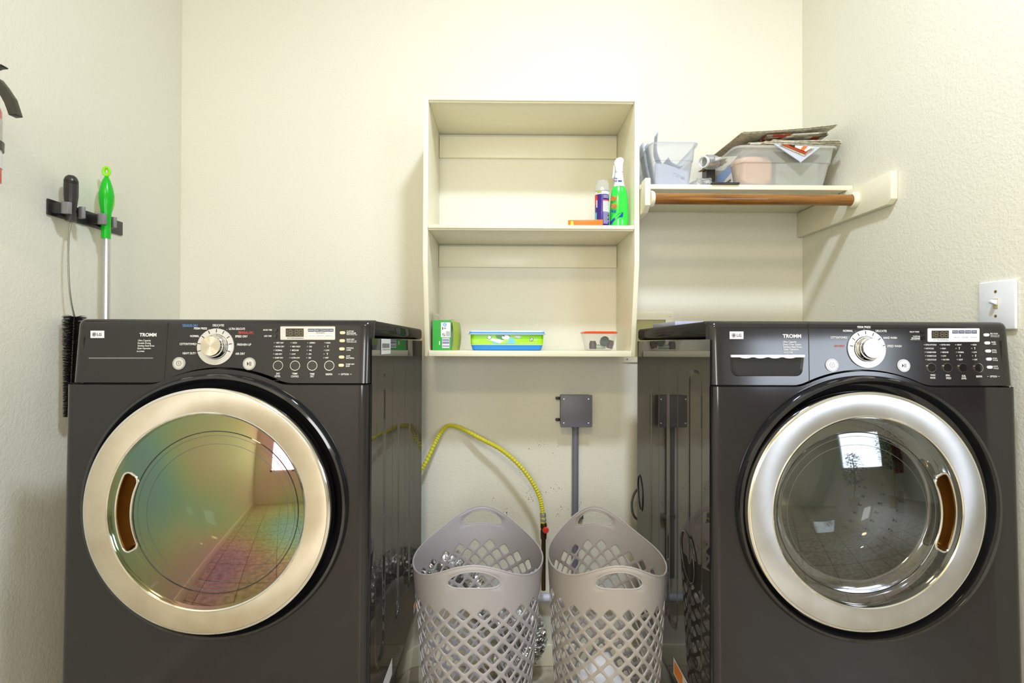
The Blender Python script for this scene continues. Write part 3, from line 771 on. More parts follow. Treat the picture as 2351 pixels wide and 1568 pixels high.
        for s_, xc, y in (('WASH/', 2141, 861), ('RINSE', 2141, 867.3), ('SPIN', 2175, 861.7), ('SPEED', 2177, 868), ('SOIL', 2212, 863), ('LEVEL', 2212.5, 868.5), ('BEEPER', 2247.5, 864.2)):
            wd = 2.9 * len(s_) * .5; txt(s_, xc - wd * .8, xc + wd * .8, y, 4.1)
        txt('OPTION', 2272, 2288, 864.2, 4.1); ink.mi = 0; quad(ink, 2266, 863.8, 2269.4, 864.5, .0006); quad(ink, 2291, 863.8, 2294.6, 864.5, .0006)
        ov = [(2263.5, 769), (2265.5, 787.5), (2267.5, 806), (2269.3, 824.5), (2271.2, 843)]
        for s_, a, b, y, c_ in (('PRE WASH', 2272.5, 2290, 766, 3), ('PRESS & HOLD 3 SEC', 2273, 2294, 769.8, 1.7), ('TO SET CHILD LOCK', 2273, 2293.5, 773, 1.7), ('RINSE', 2275, 2285, 785.5, 3), ('+ SPIN', 2276, 2286, 790, 3),
                                ('EXTRA', 2276.5, 2287, 804, 3), ('RINSE', 2277, 2287.5, 808.5, 3), ('STAIN', 2278, 2288, 822.7, 3), ('CYCLE', 2278.5, 2290, 827, 3), ('QUICK', 2279.5, 2290.5, 841, 3), ('CYCLE', 2280, 2291.5, 845.7, 3)): txt(s_, a, b, y, c_)
        disp = (2129, 754, 2247, 785); lcd = (2137, 759.2, 2176.5, 777); tabs = [(2184.5, 2198, 'PROCESS'), (2199, 2212.5, 'WASH'), (2213.5, 2227.5, 'RINSE'), (2228.5, 2241, 'SPIN')]; taby = (758.6, 765.8)
        bts = [(2186, 2203, 'CHILD LOCK'), (2205.5, 2222.5, 'DELAY WASH'), (2225.5, 2242, 'DOOR LOCKED')]; bty = (771.2, 778.2)
        smallb = [(2116.5, 761.8), (2118.5, 776)]; logo = (1674.8, 761.2, 1706.2, 778.4); dial = (1988.5, 801.2); drad = 43.2; kpx = (2003, 796)
        ticks = [(1803, 380), (1828, 300), (1885, 247), (1968, 225), (2055, 246), (2130, 300), (2175, 377)]; ticks = [(1600 + a / 5.11, 720 + b / 5.11) for a, b in ticks]
        dots = [(1948.5, 774.3), (1963.3, 760.5), (1983.2, 756), (2004.8, 760.8), (2022.8, 774.3), (2033.5, 794), (1941.3, 793.5)]
        pw, pl = (1909.3, 838.2), (2073.8, 839.4)
    ink.mi = 0
    for d_ in dots: disc(ink, P(*d_), .6 * S, 0, n=8)
    for (lx, tx, names, wds) in C:
        for q, (nm, wd, y) in enumerate(zip(names, wds, rowsY)):
            o_ = lean * q * 1.0
            ink.mi = 3; disc(ink, P(lx + o_, y), 1.5 * S, 0, n=12); ink.mi = 0; disc(ink, P(lx + o_ + .7, y - .5), .5 * S, .0002, n=8)
            if nm == '|':
                quad(ink, tx + o_ + 4, y - 2.4, tx + o_ + 5, y + 2.4, .0006); quad(ink, tx + o_ + 3, y - 2.4, tx + o_ + 6, y - 1.2, .0006)
            else: txt(nm, tx + o_, tx + o_ + wd, y, 3.3)
    obj('lettering', ink, [M_white, M_blue, M_red, M_grey], cpan, flat=True, weld=False, recalc=False)
    # badge
    mb = MB(); quad(mb, *logo, .0004, .0012)
    badge = obj('badge', mb, M_label, cpan, flat=True)
    mb = MB(); lw_ = logo[2] - logo[0]; cy_ = (logo[1] + logo[3]) / 2
    mb.mi = 0; disc(mb, P(logo[0] + lw_ * .28, cy_), 4.6 * S, .0014, n=32)
    mb.mi = 1; annc = P(logo[0] + lw_ * .28, cy_); annulus(mb, annc, 2.9 * S, 3.4 * S, .0016, n=32, h=.0001)
    quad(mb, logo[0] + lw_ * .28 - .4, cy_ - 2, logo[0] + lw_ * .28 + .2, cy_ + 1.6, .0022); quad(mb, logo[0] + lw_ * .28 - .4, cy_ + 1.1, logo[0] + lw_ * .28 + 1.8, cy_ + 1.6, .0022); disc(mb, P(logo[0] + lw_ * .28 - 1.9, cy_ - 1.3), .5 * S, .0022, n=8)
    mb.mi = 0; mbt = mb
    txt('LG', logo[0] + lw_ * .49, logo[0] + lw_ * .84, cy_, 6.4, 0, bold=.03, lift=.0022, mb=mbt)
    obj('badge_lettering', mb, [M_rubber, M_label], cpan, flat=True, weld=False, recalc=False)
    # dial ring, knob
    dcn = P(*dial, 0)
    mb = MB(); annulus(mb, dcn, 0.0295 if dry else .030, drad * S, .0, h=.003)
    dr = obj('dial_ring', mb, M_silver if dry else M_silverw, cpan)
    mb = MB()
    for tx_, ty_ in ticks:
        c = P(tx_, ty_, .0034); v = (c - dcn); v = v - nr * v.dot(nr); v.normalize(); w_ = v.cross(nr)
        mb.poly([c + v * .0038 + w_ * .0009, c + v * .0038 - w_ * .0009, c - v * .0038 - w_ * .0009, c - v * .0038 + w_ * .0009])
    obj('dial_mark', mb, M_dark, cpan, flat=True, weld=False, recalc=False, label='dark tick marks around the dial')
    mb = MB(); annulus(mb, dcn, .0, .0292, .0, h=.002); obj('dial_gap', mb, M_bezel, cpan)
    def nlathe(prof, n=72):
        m_ = MB(); rows_ = []
        for r, h in prof:
            rows_.append([m_.bm.verts.new(dcn + nr * h + (rt * math.cos(t) + up * math.sin(t)) * r) for t in [2 * PI * q / n for q in range(n)]])
        for A, B_ in zip(rows_, rows_[1:]):
            for q in range(n): m_.face((A[q], A[(q + 1) % n], B_[(q + 1) % n], B_[q]))
        return m_, rows_
    kh = .024
    m_, rw = nlathe([(.0285, .002), (.0285, .006), (.0265, .009), (.0245, .011), (.0235, .016), (.0232, kh - .0015), (.0222, kh)])
    knob = obj('selector_knob', m_, M_chrome, cpan, origin=dcn)
    m_, rw = nlathe([(.0222, kh), (.0110, kh + .0002), (.0002, kh + .0003)]); m_.face(rw[-1])
    obj('knob_face', m_, mring, knob, origin=dcn)
    # round buttons
    for nm, c_, sym in (('power_button', pw, 'p'), ('start_button', pl, 's')):
        cc = P(*c_, 0)
        mb = MB(); disc(mb, cc, 14.3 * S, .0, .0022, n=48)
        bt = obj(nm, mb, M_silver if dry else M_silverw, cpan)
        mb = MB(); annulus(mb, cc, 12.2 * S, 12.9 * S, .0022, h=.0002)
        if sym == 'p':
            annulus(mb, cc, 4.9 * S, 5.6 * S, .0022, h=.0003); quad(mb, c_[0] - .4, c_[1] - 2.6, c_[0] + .4, c_[1] + 2.6, .0026)
        else:
            mb.poly([P(c_[0] - 4.6, c_[1] - 4.6, .0026), P(c_[0] - .4, c_[1], .0026), P(c_[0] - 4.6, c_[1] + 4.6, .0026)])
            quad(mb, c_[0] + .7, c_[1] - 4.6, c_[0] + 1.9, c_[1] + 4.6, .0026); quad(mb, c_[0] + 3.5, c_[1] - 4.6, c_[0] + 4.7, c_[1] + 4.6, .0026)
        obj('button_symbol', mb, M_dark, bt, flat=True, weld=False, recalc=False)
    for c_ in rnd:
        cc = P(*c_, 0); mb = MB(); disc(mb, cc, (rb_r - 1.2) * S, .0, .0025, n=32)
        bt = obj('option_button', mb, M_bezel, cpan)
        mb = MB(); annulus(mb, cc, (rb_r - 1.1) * S, rb_r * S, .0, h=.0018, n=40); obj('chrome_rim', mb, M_chrome, bt)
    for c_ in smallb:
        mb = MB(); disc(mb, P(*c_, 0), 4.4 * S, .0, .0022, n=24); obj('time_button', mb, M_bezel, cpan)
    for c_ in ov:
        mb = MB(); quad(mb, c_[0] - 6.3, c_[1] - 3.4, c_[0] + 6.3, c_[1] + 3.4, .0, .002, r=3.3); obj('oval_button', mb, M_gold if dry else M_silverw, cpan)
    # display
    mb = MB(); quad(mb, *disp, .0, .002, r=2); dp = obj('display', mb, M_silver if dry else M_silverw, cpan)
    mb = MB(); mb.mi = 0; quad(mb, *lcd, .0024)
    mb.mi = 1
    for a, b, s_ in tabs: quad(mb, a, taby[0], b, taby[1], .0023)
    mb.mi = 2
    for a, b, s_ in bts: quad(mb, a, bty[0], b, bty[1], .0023, r=1.5)
    for a, b, s_ in tabs: txt(s_, a + 1.2, b - 1.2, (taby[0] + taby[1]) / 2, 3.0, 2, bold=.0, lift=.0026, mb=mb)
    for a, b, s_ in bts: txt(s_, a + 1.5, b - 1.5, (bty[0] + bty[1]) / 2, 2.4, 3, bold=0, lift=.0026, mb=mb)
    txt('EST.TIME REMAINING', lcd[0] + 4, lcd[2], lcd[3] + 3.4, 2.6, 3, bold=0, lift=.0026, mb=mb)
    if dry: txt('PROCESSING', 727, 746, 764.4, 2.2, 3, bold=0, lift=.0026, mb=mb)
    mb.mi = 4
    lw_ = lcd[2] - lcd[0]; hh = (lcd[3] - lcd[1]); yc = (lcd[1] + lcd[3]) / 2
    def seg8(x, wd):
        h2 = hh * .32; t_ = .75
        for yy in (yc - h2, yc, yc + h2): quad(mb, x + .8, yy - t_ / 2, x + wd - .8, yy + t_ / 2, .0027)
        for xx in (x, x + wd - t_):
            quad(mb, xx, yc - h2 + .6, xx + t_, yc - .6, .0027); quad(mb, xx, yc + .6, xx + t_, yc + h2 - .6, .0027)
    x_ = lcd[0] + lw_ * .08; quad(mb, x_, yc - hh * .32, x_ + .8, yc - .6, .0027); quad(mb, x_, yc + .6, x_ + .8, yc + hh * .32, .0027)
    for fx in (.18, .52, .76): seg8(lcd[0] + lw_ * fx, lw_ * .18)
    for yy in (yc - 2.4, yc + 2.4): quad(mb, lcd[0] + lw_ * .43, yy - .5, lcd[0] + lw_ * .455, yy + .5, .0027)
    obj('display_screen', mb, [M_lcd, M_tab, M_white, M_dark, M_seg], dp, flat=True, weld=False, recalc=False)
    if not dry:
        # detergent drawer pull: dark scoop under a silver lip
        xa, xb, ya, yb_ = 1675.5, 1845.5, 821, 863.5
        mb = MB()
        def ol(ins, lift):
            pts = [(xa + ins, ya), (xb - ins, ya)]
            for q in range(7):
                t = -q * 15; pts.append((xb - ins - 3 - 15 + 15 * math.cos(R_(t)), yb_ - ins * .8 - 15 - 15 * math.sin(R_(t))))
            for q in range(7):
                t = -90 - q * 15; pts.append((xa + ins + 3 + 15 + 15 * math.cos(R_(t)), yb_ - ins * .8 - 15 - 15 * math.sin(R_(t))))
            return [P(a, b, lift) for a, b in pts]
        A = [mb.bm.verts.new(p) for p in ol(0, .0005)]; B_ = [mb.bm.verts.new(p) for p in ol(1.6, .0025)]; D_ = [mb.bm.verts.new(p) for p in ol(6, .0006)]
        n = len(A)
        for U, V_ in ((A, B_), (B_, D_)):
            for q in range(n): mb.face((U[q], U[(q + 1) % n], V_[(q + 1) % n], V_[q]))
        dw = obj('drawer_pull', mb, M_panel, cpan)
        mb = MB(); mb.poly(ol(5.8, .0008)); obj('drawer_scoop', mb, M_seam, dw, flat=True)
        mb = MB(); quad(mb, xa + 1, 815, xb - .5, 820.5, .0005, .005, r=1)
        for q in range(4): 
            x_ = 1698 + q * 33.5 + 12; disc(mb, P(x_, 819.7), 13 * S, .001, .003, n=32, ry=3.2 * S)
        obj('drawer_lip', mb, M_silverw, dw)
    # pressed seam between drawer and dial section
    xs_ = 383 if dry else 1858
    mb = MB(); a = P(xs_ + (-6 if dry else 0), 877, .0003); b = P(xs_ + (3 if dry else -2), 740, .0003)
    mb.tube([a, b], .0007, 6); obj('panel_seam', mb, M_seam, cpan)
    # barcode sticker on the dryer's side
    if dry:
        q0 = atX(875, 777.5, X1 + .0008); q1 = atX(896.5, 812, X1 + .0008)
        mb = MB(); mb.poly([(X1 + .001, q0.y, q0.z), (X1 + .001, q1.y, q0.z), (X1 + .001, q1.y, q1.z), (X1 + .001, q0.y, q1.z)]); mb.mi = 1
        h = q0.z - q1.z; wd = q1.y - q0.y
        for j in range(14):
            y_ = q0.y + wd * (.12 + .76 * j / 14); mb.poly([(X1 + .0014, y_, q0.z - h * .3), (X1 + .0014, y_ + wd * (.02 + .02 * (j % 3 == 0)), q0.z - h * .3), (X1 + .0014, y_ + wd * (.02 + .02 * (j % 3 == 0)), q0.z - h * .6), (X1 + .0014, y_, q0.z - h * .6)])
        Mx = Matrix(((0, 0, 1, X1 + .0015), (1, 0, 0, q0.y + wd * .12), (0, 1, 0, q0.z - h * .7), (0, 0, 0, 1)))
        text_into(mb, '440204 08', Mx, wd * .76, h * .08, 0)
        obj('barcode_sticker', mb, [M_label, M_dark], root, flat=True, weld=False, recalc=False)
    # pedestal (a separate box base under the machine)
    pt = thing('machine_pedestal', 'low black base box standing under the dryer' if dry else 'low black base box standing under the washer', 'pedestal', (xm, yf + .35, 0))
    mb = MB(); mb.box((X0, yf + .01, .012), (X1, yb - .03, ZB - .004), .012)
    obj('pedestal_box', mb, M_black, pt)
    mb = MB(); mb.box((X0 + .04, yf - .006, .05), (X1 - .04, yf + .009, ZB - .06), .006); dq = obj('drawer_front', mb, M_black, pt)
    xi = X1 + .0008 if dry else X0 - .0008
    x2 = xi + (.0006 if dry else -.0006)
    def R3(mb, x, ya, yb2, za, zb2): mb.poly([(x, ya, za), (x, yb2, za), (x, yb2, zb2), (x, ya, zb2)])
    mb = MB(); R3(mb, xi, 1.21, 1.440, .378, .424)
    if not dry: mb.mi = 1; R3(mb, x2, 1.365, 1.432, .385, .418)
    mb.mi = 2
    for q in range(5): R3(mb, x2, 1.23, 1.35 - .02 * (q % 2), .387 + .007 * q, .3885 + .007 * q)
    obj('warning_sticker', mb, [M_label, M_orangeS, M_grey], root, flat=True, weld=False, recalc=False)
    if dry:
        mb = MB(); R3(mb, xi, 1.77, 1.85, .372, .402); mb.mi = 1; R3(mb, x2, 1.785, 1.835, .376, .398)
        obj('warning_sticker', mb, [M_label, M_orangeS], root, flat=True, weld=False, recalc=False)
    return root
machine('dryer'); WASHER = machine('washer')

# ------------------------------------------------------------------ open wall cabinet
cL = atY(972, 300, 1.80).x; cR = atY(1468.5, 300, 1.80).x
zTop = atY(1220, 222.5, 1.80).z; zMid = atY(1220, 515.8, 1.80).z; zBot = atY(1220, 805, 1.855).z; zBend = atY(970, 602, 1.80).z
cab = thing('open_wall_cabinet', 'cream painted open wall cabinet with two compartments hung on the back wall', 'cabinet', ((cL + cR) / 2, 1.95, zBot - .022))
th = .017
zlo = zBot - .021
prof = [(WY1 - .001, zlo), (1.858, zlo), (1.80, zBend), (1.80, zTop), (WY1 - .001, zTop)]
for xa in (cL, cR - th): obj('side_panel', MB().prism(prof, 'x', xa, xa + th, .0015), M_cream, cab)
obj('top_board', MB().box((cL + th, 1.80, zTop - .013), (cR - th, WY1 - .001, zTop), .0015), M_cream, cab)
obj('shelf', MB().box((cL + th, 1.80, zMid - .014), (cR - th, WY1 - .001, zMid), .003), M_cream, cab)
obj('shelf', MB().box((cL + th - .002, 1.846, zlo), (cR - th + .002, WY1 - .001, zBot), .002), M_cream, cab)
# face moulding: thin beads inside the openings
for z in (zTop - .0165, zMid - .0175):
    bd = MB(); bd.box((cL + th, 1.808, z - .001), (cR - th, 1.816, z + .006), .002); obj('bead_moulding', bd, M_cream, cab)
for za, zb_ in ((atY(1200, 313, 2.08).z, atY(1200, 361, 2.08).z), (atY(1200, 565, 2.08).z, atY(1200, 613, 2.08).z)):
    obj('hanging_rail', MB().box((cL + th + .001, WY1 - .014, zb_), (cR - th - .001, WY1 - .001, za), .0015), M_cream, cab)

# ------------------------------------------------------------------ shelf with hanging rod
zs1 = atY(1700, 424, 1.79).z
sh = thing('wall_shelf', 'cream painted wall shelf on side brackets right of the open cabinet', 'shelf', (0.83, 1.95, zs1 - .12))
obj('shelf_board', MB().box((cR + .001, 1.79, zs1 - .017), (WX1 - .001, WY1 - .001, zs1), .002), M_cream, sh)
obj('side_bracket', MB().prism([(WY1 - .001, zs1 - .118), (1.60, zs1 - .118), (1.583, zs1 - .104), (1.583, zs1 - .018), (WY1 - .001, zs1 - .018)], 'x', WX1 - .022, WX1 - .001, .002), M_cream, sh)
obj('side_bracket', MB().prism([(WY1 - .001, zs1 - .105), (1.77, zs1 - .105), (1.735, zs1 - .088), (1.735, zs1 + .004), (1.788, zs1 + .004), (1.788, zs1 - .018), (WY1 - .001, zs1 - .018)], 'x', cR + .002, cR + .021, .002), M_cream, sh)
rodY = 1.748; rodZ = atY(1700, 458, rodY).z
rd = thing('closet_rod', 'varnished brown wooden hanging rod in cream sockets under the wall shelf', 'rod', (0.83, rodY, rodZ))
mb = MB(); mb.lathe([(0, cR + .030), (.0185, cR + .030), (.0185, WX1 - .030), (0, WX1 - .030)], (0, rodY, rodZ), 'x', 32)
obj('pole', mb, M_wood, rd)
for xa, s_ in ((cR + .0215, 1), (WX1 - .0225, -1)):
    mb = MB(); mb.lathe([(0, 0), (.027, 0), (.027, s_ * .006), (.024, s_ * .013), (.0195, s_ * .015), (.0195, s_ * .005)], (xa, rodY, rodZ), 'x', 36)
    obj('rod_socket', mb, M_cream, rd)

# ------------------------------------------------------------------ things in the cabinet
def on_text(mb, s, p, width, cap, mi=0, bold=0.01, shear=0):
    mb.mi = mi; M = Matrix(((1, 0, 0, p[0]), (0, 0, -1, p[1]), (0, 1, 0, p[2]), (0, 0, 0, 1)))
    text_into(mb, s, M, width, cap, bold, shear)
# aerosol can
yc = 1.865; pc = atY(1382, 515, yc); rc = .0255
can = thing('spray_can', 'navy and white aerosol can with a clear cap beside the green spray bottle', 'spray can', (pc.x, yc, zMid))
zt = atY(1382, 416, yc).z; za = atY(1382, 441, yc).z; h = za - zMid
mb = MB(); mb.lathe([(0, .001), (rc - .002, .001), (rc, .003), (rc, h - .014), (rc - .002, h - .008), (rc - .0005, h)], (pc.x, yc, zMid), 'z', 40); obj('can_body', mb, M_navy, can)
def wrap(mb, c, r, a0, a1, z0, z1, mi, n=10):
    mb.mi = mi
    mb.grid(lambda a, z: (c[0] + r * math.sin(R_(a)), c[1] - r * math.cos(R_(a)), z), [a0 + (a1 - a0) * k / n for k in range(n + 1)], [z0, z1])
mb = MB(); c_ = (pc.x, yc)
wrap(mb, c_, rc + .0004, -90, 90, zMid + h * .90, zMid + h * .985, 0); wrap(mb, c_, rc + .0006, -2, 62, zMid + h * .43, zMid + h * .72, 0)
wrap(mb, c_, rc + .0006, -2, 62, zMid + h * .72, zMid + h * .75, 1); wrap(mb, c_, rc + .0006, -80, -48, zMid + h * .62, zMid + h * .88, 1)
wrap(mb, c_, rc + .0008, -62, -48, zMid + h * .55, zMid + h * .75, 3); wrap(mb, c_, rc + .0006, -80, -55, zMid + h * .18, zMid + h * .42, 2)
wrap(mb, c_, rc + .001, -50, -12, zMid + h * .93, zMid + h * 1.0, 4)
for q in range(9): wrap(mb, c_, rc + .0006, 0, 58 - (q % 3) * 9, zMid + h * (.40 - .035 * q), zMid + h * (.415 - .035 * q), 3)
for q in range(3): wrap(mb, c_, rc + .0006, 2, 62 - q * 6, zMid + h * (.86 - .03 * q), zMid + h * (.873 - .03 * q), 3)
for q in range(6): wrap(mb, c_, rc + .001, 3, 55 - (q % 2) * 14, zMid + h * (.69 - .04 * q), zMid + h * (.695 - .04 * q), 5)
obj('can_label', mb, [M_label, M_redp, M_cyan, M_lilac, M_gcard2, M_tab], can, weld=False, recalc=False)
mb = MB(); mb.lathe([(rc - .0005, h), (rc - .0005, h + .02), (rc - .004, zt - zMid - .004), (rc - .008, zt - zMid), (0, zt - zMid)], (pc.x, yc, zMid), 'z', 40); obj('cap', mb, M_clearcap, can)
mb = MB(); mb.lathe([(0, h), (.008, h), (.008, h + .010), (.004, h + .018), (0, h + .018)], (pc.x, yc, zMid), 'z', 20); obj('nozzle', mb, M_wplast, can)
# trigger spray bottle
yc = 1.870; pb = atY(1421, 515, yc); zz = lambda py: atY(1421, py, yc).z - zMid
sb = thing('spray_bottle', 'bright green stain remover bottle with a white trigger top in the upper compartment', 'spray bottle', (pb.x, yc, zMid))
mb = MB(); mb.lathe([(0, .001), (.031, .001), (.034, .006), (.0345, .05), (.031, zz(452)), (.027, zz(436)), (.019, zz(427)), (.0155, zz(420)), (0, zz(420))], (pb.x, yc, zMid), 'z', 48, sy=.72); obj('bottle_body', mb, M_liq, sb)
mb = MB(); mb.lathe([(.0205, zz(430)), (.0195, zz(427)), (.0165, zz(415)), (.0145, zz(398)), (0, zz(398))], (pb.x, yc, zMid), 'z', 40, sy=.85); obj('neck_sleeve', mb, M_label, sb)
mb = MB(); px0 = pb.x
hp = [(px0 + .012, zz(398)), (px0 - .012, zz(398)), (px0 - .016, zz(385)), (px0 - .0195, zz(378)), (px0 - .017, zz(370)), (px0 - .008, zz(364)), (px0 + .004, zz(362.5)), (px0 + .014, zz(366)), (px0 + .0165, zz(371)), (px0 + .0125, zz(378)), (px0 + .0125, zz(388))]
mb.prism([(a, b + zMid) for a, b in hp], 'y', yc - .012, yc + .012, .004); obj('spray_head', mb, M_wplast, sb)
mb = MB(); mb.tube(spline([(px0 - .017, yc, zz(380) + zMid), (px0 - .0185, yc, zz(392) + zMid), (px0 - .020, yc, zz(402) + zMid), (px0 - .0225, yc, zz(409) + zMid)], 4), .0035, 8); obj('trigger', mb, M_wplast, sb)
mb = MB(); yl = yc - .0262
def bz(py): return atY(1421, py, yl).z
def bq(pts, mi):
    mb.mi = mi; mb.poly([(atY(a, b, yl).x, yl + ((atY(a, b, yl).x - pb.x) / .034) ** 2 * .016 - .0004, atY(a, b, yl).z) for a, b in pts])
bq([(1402, 508), (1411, 499), (1420, 491), (1431, 486.5), (1430, 498), (1420, 499), (1412, 505), (1404, 514)], 1)
for s_, a, b, y, cp_, mi in (('SPRAY', 1403.5, 1417, 455, 9.5, 0), ('WASH', 1403.5, 1417, 472, 9.5, 0), ('MAX', 1403.5, 1416, 484, 6.5, 1)):
    p = atY(a, y, yl - .002); q = atY(b, y, yl - .002); on_text(mb, s_, (p.x, yl + .001, p.z), q.x - p.x, cp_ * 1.85 / FPX, mi, .05, .25)
for s_, y in (('Dual', 409), ('Power', 415)):
    p = atY(1409, y, yc - .0165); on_text(mb, s_, (p.x, yc - .0165, p.z), .013, .0065, 1, .03, .2)
p = atY(1419, 417, yc - .0165); mb.mi = 1; mb.poly([(p.x, yc - .0162, p.z), (p.x + .014, yc - .0150, p.z), (p.x + .014, yc - .0150, p.z + .005), (p.x, yc - .0162, p.z + .005)])
obj('bottle_label', mb, [M_redp, M_navyb], sb, flat=True, weld=False, recalc=False)
# orange box lying flat
yo = 1.815
a = atY(1314, 515, yo); b = atY(1384, 515, yo); hgt = atY(1384, 504, yo).z - zMid
ob = thing('orange_box', 'flat orange cardboard box lying in front of the aerosol can', 'box', ((a.x + b.x) / 2, yo + .05, zMid))
mb = MB(); mb.prism([(a.x - .014, yo + .012), (b.x, yo), (b.x + .004, yo + .13), (a.x + .018, yo + .135)], 'z', zMid + .0005, zMid + hgt, .0008); obj('carton', mb, M_orange, ob)
mb = MB(); mb.poly([(a.x - .006, yo + .0102, zMid + .004), (a.x + .006, yo + .0085, zMid + .004), (a.x + .004, yo + .0088, zMid + hgt * .8), (a.x - .004, yo + .010, zMid + hgt * .85)]); obj('yellow_print', mb, mat('yellow_ink', (.9, .6, .05), .5), ob, flat=True)
# green box with its lid torn open
yg = 1.862
a = atY(993, 803, yg); b = atY(1036, 803, yg); zt = atY(1010, 735, yg).z
gb = thing('green_carton', 'small green cardboard box with its lid torn open in the lower compartment', 'box', ((a.x + b.x) / 2, yg + .05, zBot))
mb = MB(); t_ = .0012; dpt = .10; xs2 = b.x + .012
mb.mi = 0; mb.box((a.x, yg, zBot + .0005), (b.x, yg + t_, zt)); 
mb.mi = 2; mb.box((a.x, yg + t_, zBot + .0005), (a.x + t_, yg + dpt, zt)); mb.box((a.x, yg + dpt, zBot + .0005), (b.x, yg + dpt + t_, zt)); mb.box((a.x, yg + t_, zBot + .0005), (b.x, yg + dpt, zBot + .002))
obj('carton', mb, [M_gcard, M_gcard2, M_card], gb, flat=True, weld=False)
mb = MB(); mb.grid(lambda u, v: (b.x + .001 + .020 * u + .006 * math.sin(v * 3), yg + .002 + dpt * u * .3 - .000 * v, zBot + .001 + (zt - zBot - .004 - .003 * u) * v), [0, .25, .5, .75, 1], [k / 6 for k in range(7)])
mb.grid(lambda u, v: (b.x + .021 + .006 * math.sin(v * 3) - .0 * u, yg + .032 + dpt * .65 * u, zBot + .001 + (zt - zBot - .007) * v), [0, .5, 1], [k / 6 for k in range(7)])
obj('side_wall', mb, M_gcard2, gb)
mb = MB(); mb.grid(lambda u, v: (b.x + .004 - (b.x - a.x - .003) * u, yg + .008 + .085 * v, zt - .002 + .004 + .022 * u - .010 * math.sin(PI * u) + .004 * v), [k / 8 for k in range(9)], [0, .5, 1])
fl = obj('torn_flap', mb, M_card, gb)
mb = MB(); yl = yg - .0006
def R4(px0_, py0_, px1_, py1_, mi, y_=yl):
    p, q = atY(px0_, py0_, y_), atY(px1_, py1_, y_); mb.mi = mi; mb.poly([(p.x, y_, p.z), (q.x, y_, p.z), (q.x, y_, q.z), (p.x, y_, q.z)])
R4(1012.5, 740, 1034, 774.5, 0); R4(1015, 776, 1032, 799, 0)
for q, (y0_, y1_) in enumerate(((778, 780), (781, 783.3), (785, 789), (792.5, 793.8), (795, 796.6))): R4(1015.6, y0_, 1031.4, y1_, 1, yl - .0003)
cc = atY(1021.3, 745.3, yl); mb.mi = 2; mb.poly([(cc.x + .0068 * math.cos(t), yl - .0004, cc.z + .0068 * math.sin(t)) for t in [2 * PI * k / 24 for k in range(24)]])
R4(1019.5, 742.5, 1020.8, 748, 0, yl - .0006); R4(1022, 742.8, 1024.3, 744, 0, yl - .0006); R4(1022, 746, 1024.3, 747.4, 0, yl - .0006)
cc = atY(1018.8, 768.5, yl); mb.mi = 3
for k in range(24):
    t, t2 = 2 * PI * k / 24, 2 * PI * (k + 1) / 24
    mb.poly([(cc.x + r * math.cos(tt), yl - .0004, cc.z + r * math.sin(tt)) for r, tt in ((.0058, t), (.0058, t2), (.0048, t2), (.0048, t))])
mb.poly([(cc.x - .0045, yl - .0005, cc.z + .003), (cc.x - .003, yl - .0005, cc.z + .0042), (cc.x + .0045, yl - .0005, cc.z - .003), (cc.x + .003, yl - .0005, cc.z - .0042)])
R4(1015, 751, 1017, 757, 3, yl - .0004); R4(1019, 752, 1020.4, 755.5, 3, yl - .0004); R4(1022, 752, 1023.6, 755, 3, yl - .0004); R4(1024, 760.5, 1033, 772, 4, yl - .0003); R4(1008, 783, 1010, 792, 0)
obj('box_label', mb, [M_label, M_mark, M_bluep, M_dark, mat('grey_print', (.5, .5, .55), .6)], gb, flat=True, weld=False, recalc=False)
# tub of wipes
yw = 1.870; a = atY(1080, 803, yw); b = atY(1247.5, 803, yw); zl_ = atY(1160, 767, yw).z; zt = atY(1160, 760, yw).z; zband = atY(1160, 792, yw).z
tub = thing('wipes_tub', 'low blue plastic tub with a green wrapper band holding cleaning cloths', 'tub', ((a.x + b.x) / 2, yw + .08, zBot))
def taper_box(mb, x0, x1, y0, y1, z0, z1, ins0, ins1, r=.012, n=5, open_top=False, sections=None):
    """rounded tapered box; ins0 inset at the bottom, ins1 at the top"""
    secs = sections or [(z0, ins0), (z1, ins1)]
    rows = []
    for z, ins in secs:
        row = []
        for cx_, cy_, a0_ in ((x1 - ins - r, y1 - ins - r, 0), (x0 + ins + r, y1 - ins - r, 90), (x0 + ins + r, y0 + ins + r, 180), (x1 - ins - r, y0 + ins + r, 270)):
            for k in range(n + 1):
                t = R_(a0_ + 90 * k / n); row.append(mb.bm.verts.new((cx_ + r * math.cos(t), cy_ + r * math.sin(t), z)))
        rows.append(row)
    m = len(rows[0])
    for A, B_ in zip(rows, rows[1:]):
        for k in range(m): mb.face((A[k], A[(k + 1) % m], B_[(k + 1) % m], B_[k]))
    mb.face(rows[0][::-1])
    if not open_top: mb.face(rows[-1])
    return rows
mb = MB(); taper_box(mb, a.x, b.x, yw, yw + .15, zBot, zl_, 0, 0, .014, sections=[(zBot + .0005, .010), (zBot + .003, .006), (zband, .0015), (zl_, 0)]); obj('tub_body', mb, M_bluep, tub)
mb = MB(); taper_box(mb, a.x - .0006, b.x + .0006, yw - .0006, yw + .1506, zband, zl_, 0, 0, .014, sections=[(zband, .0012), (zband + .0018, .001)]); mb.mi = 1
taper_box(mb, a.x - .0006, b.x + .0006, yw - .0006, yw + .1506, zband, zl_, 0, 0, .014, sections=[(zband + .0018, .001), (zband + .022, .0003)]); mb.mi = 2
taper_box(mb, a.x - .0006, b.x + .0006, yw - .0006, yw + .1506, zband, zl_, 0, 0, .014, sections=[(zband + .022, .0003), (zl_, 0)]); mb.mi = 0
yl = yw - .0012
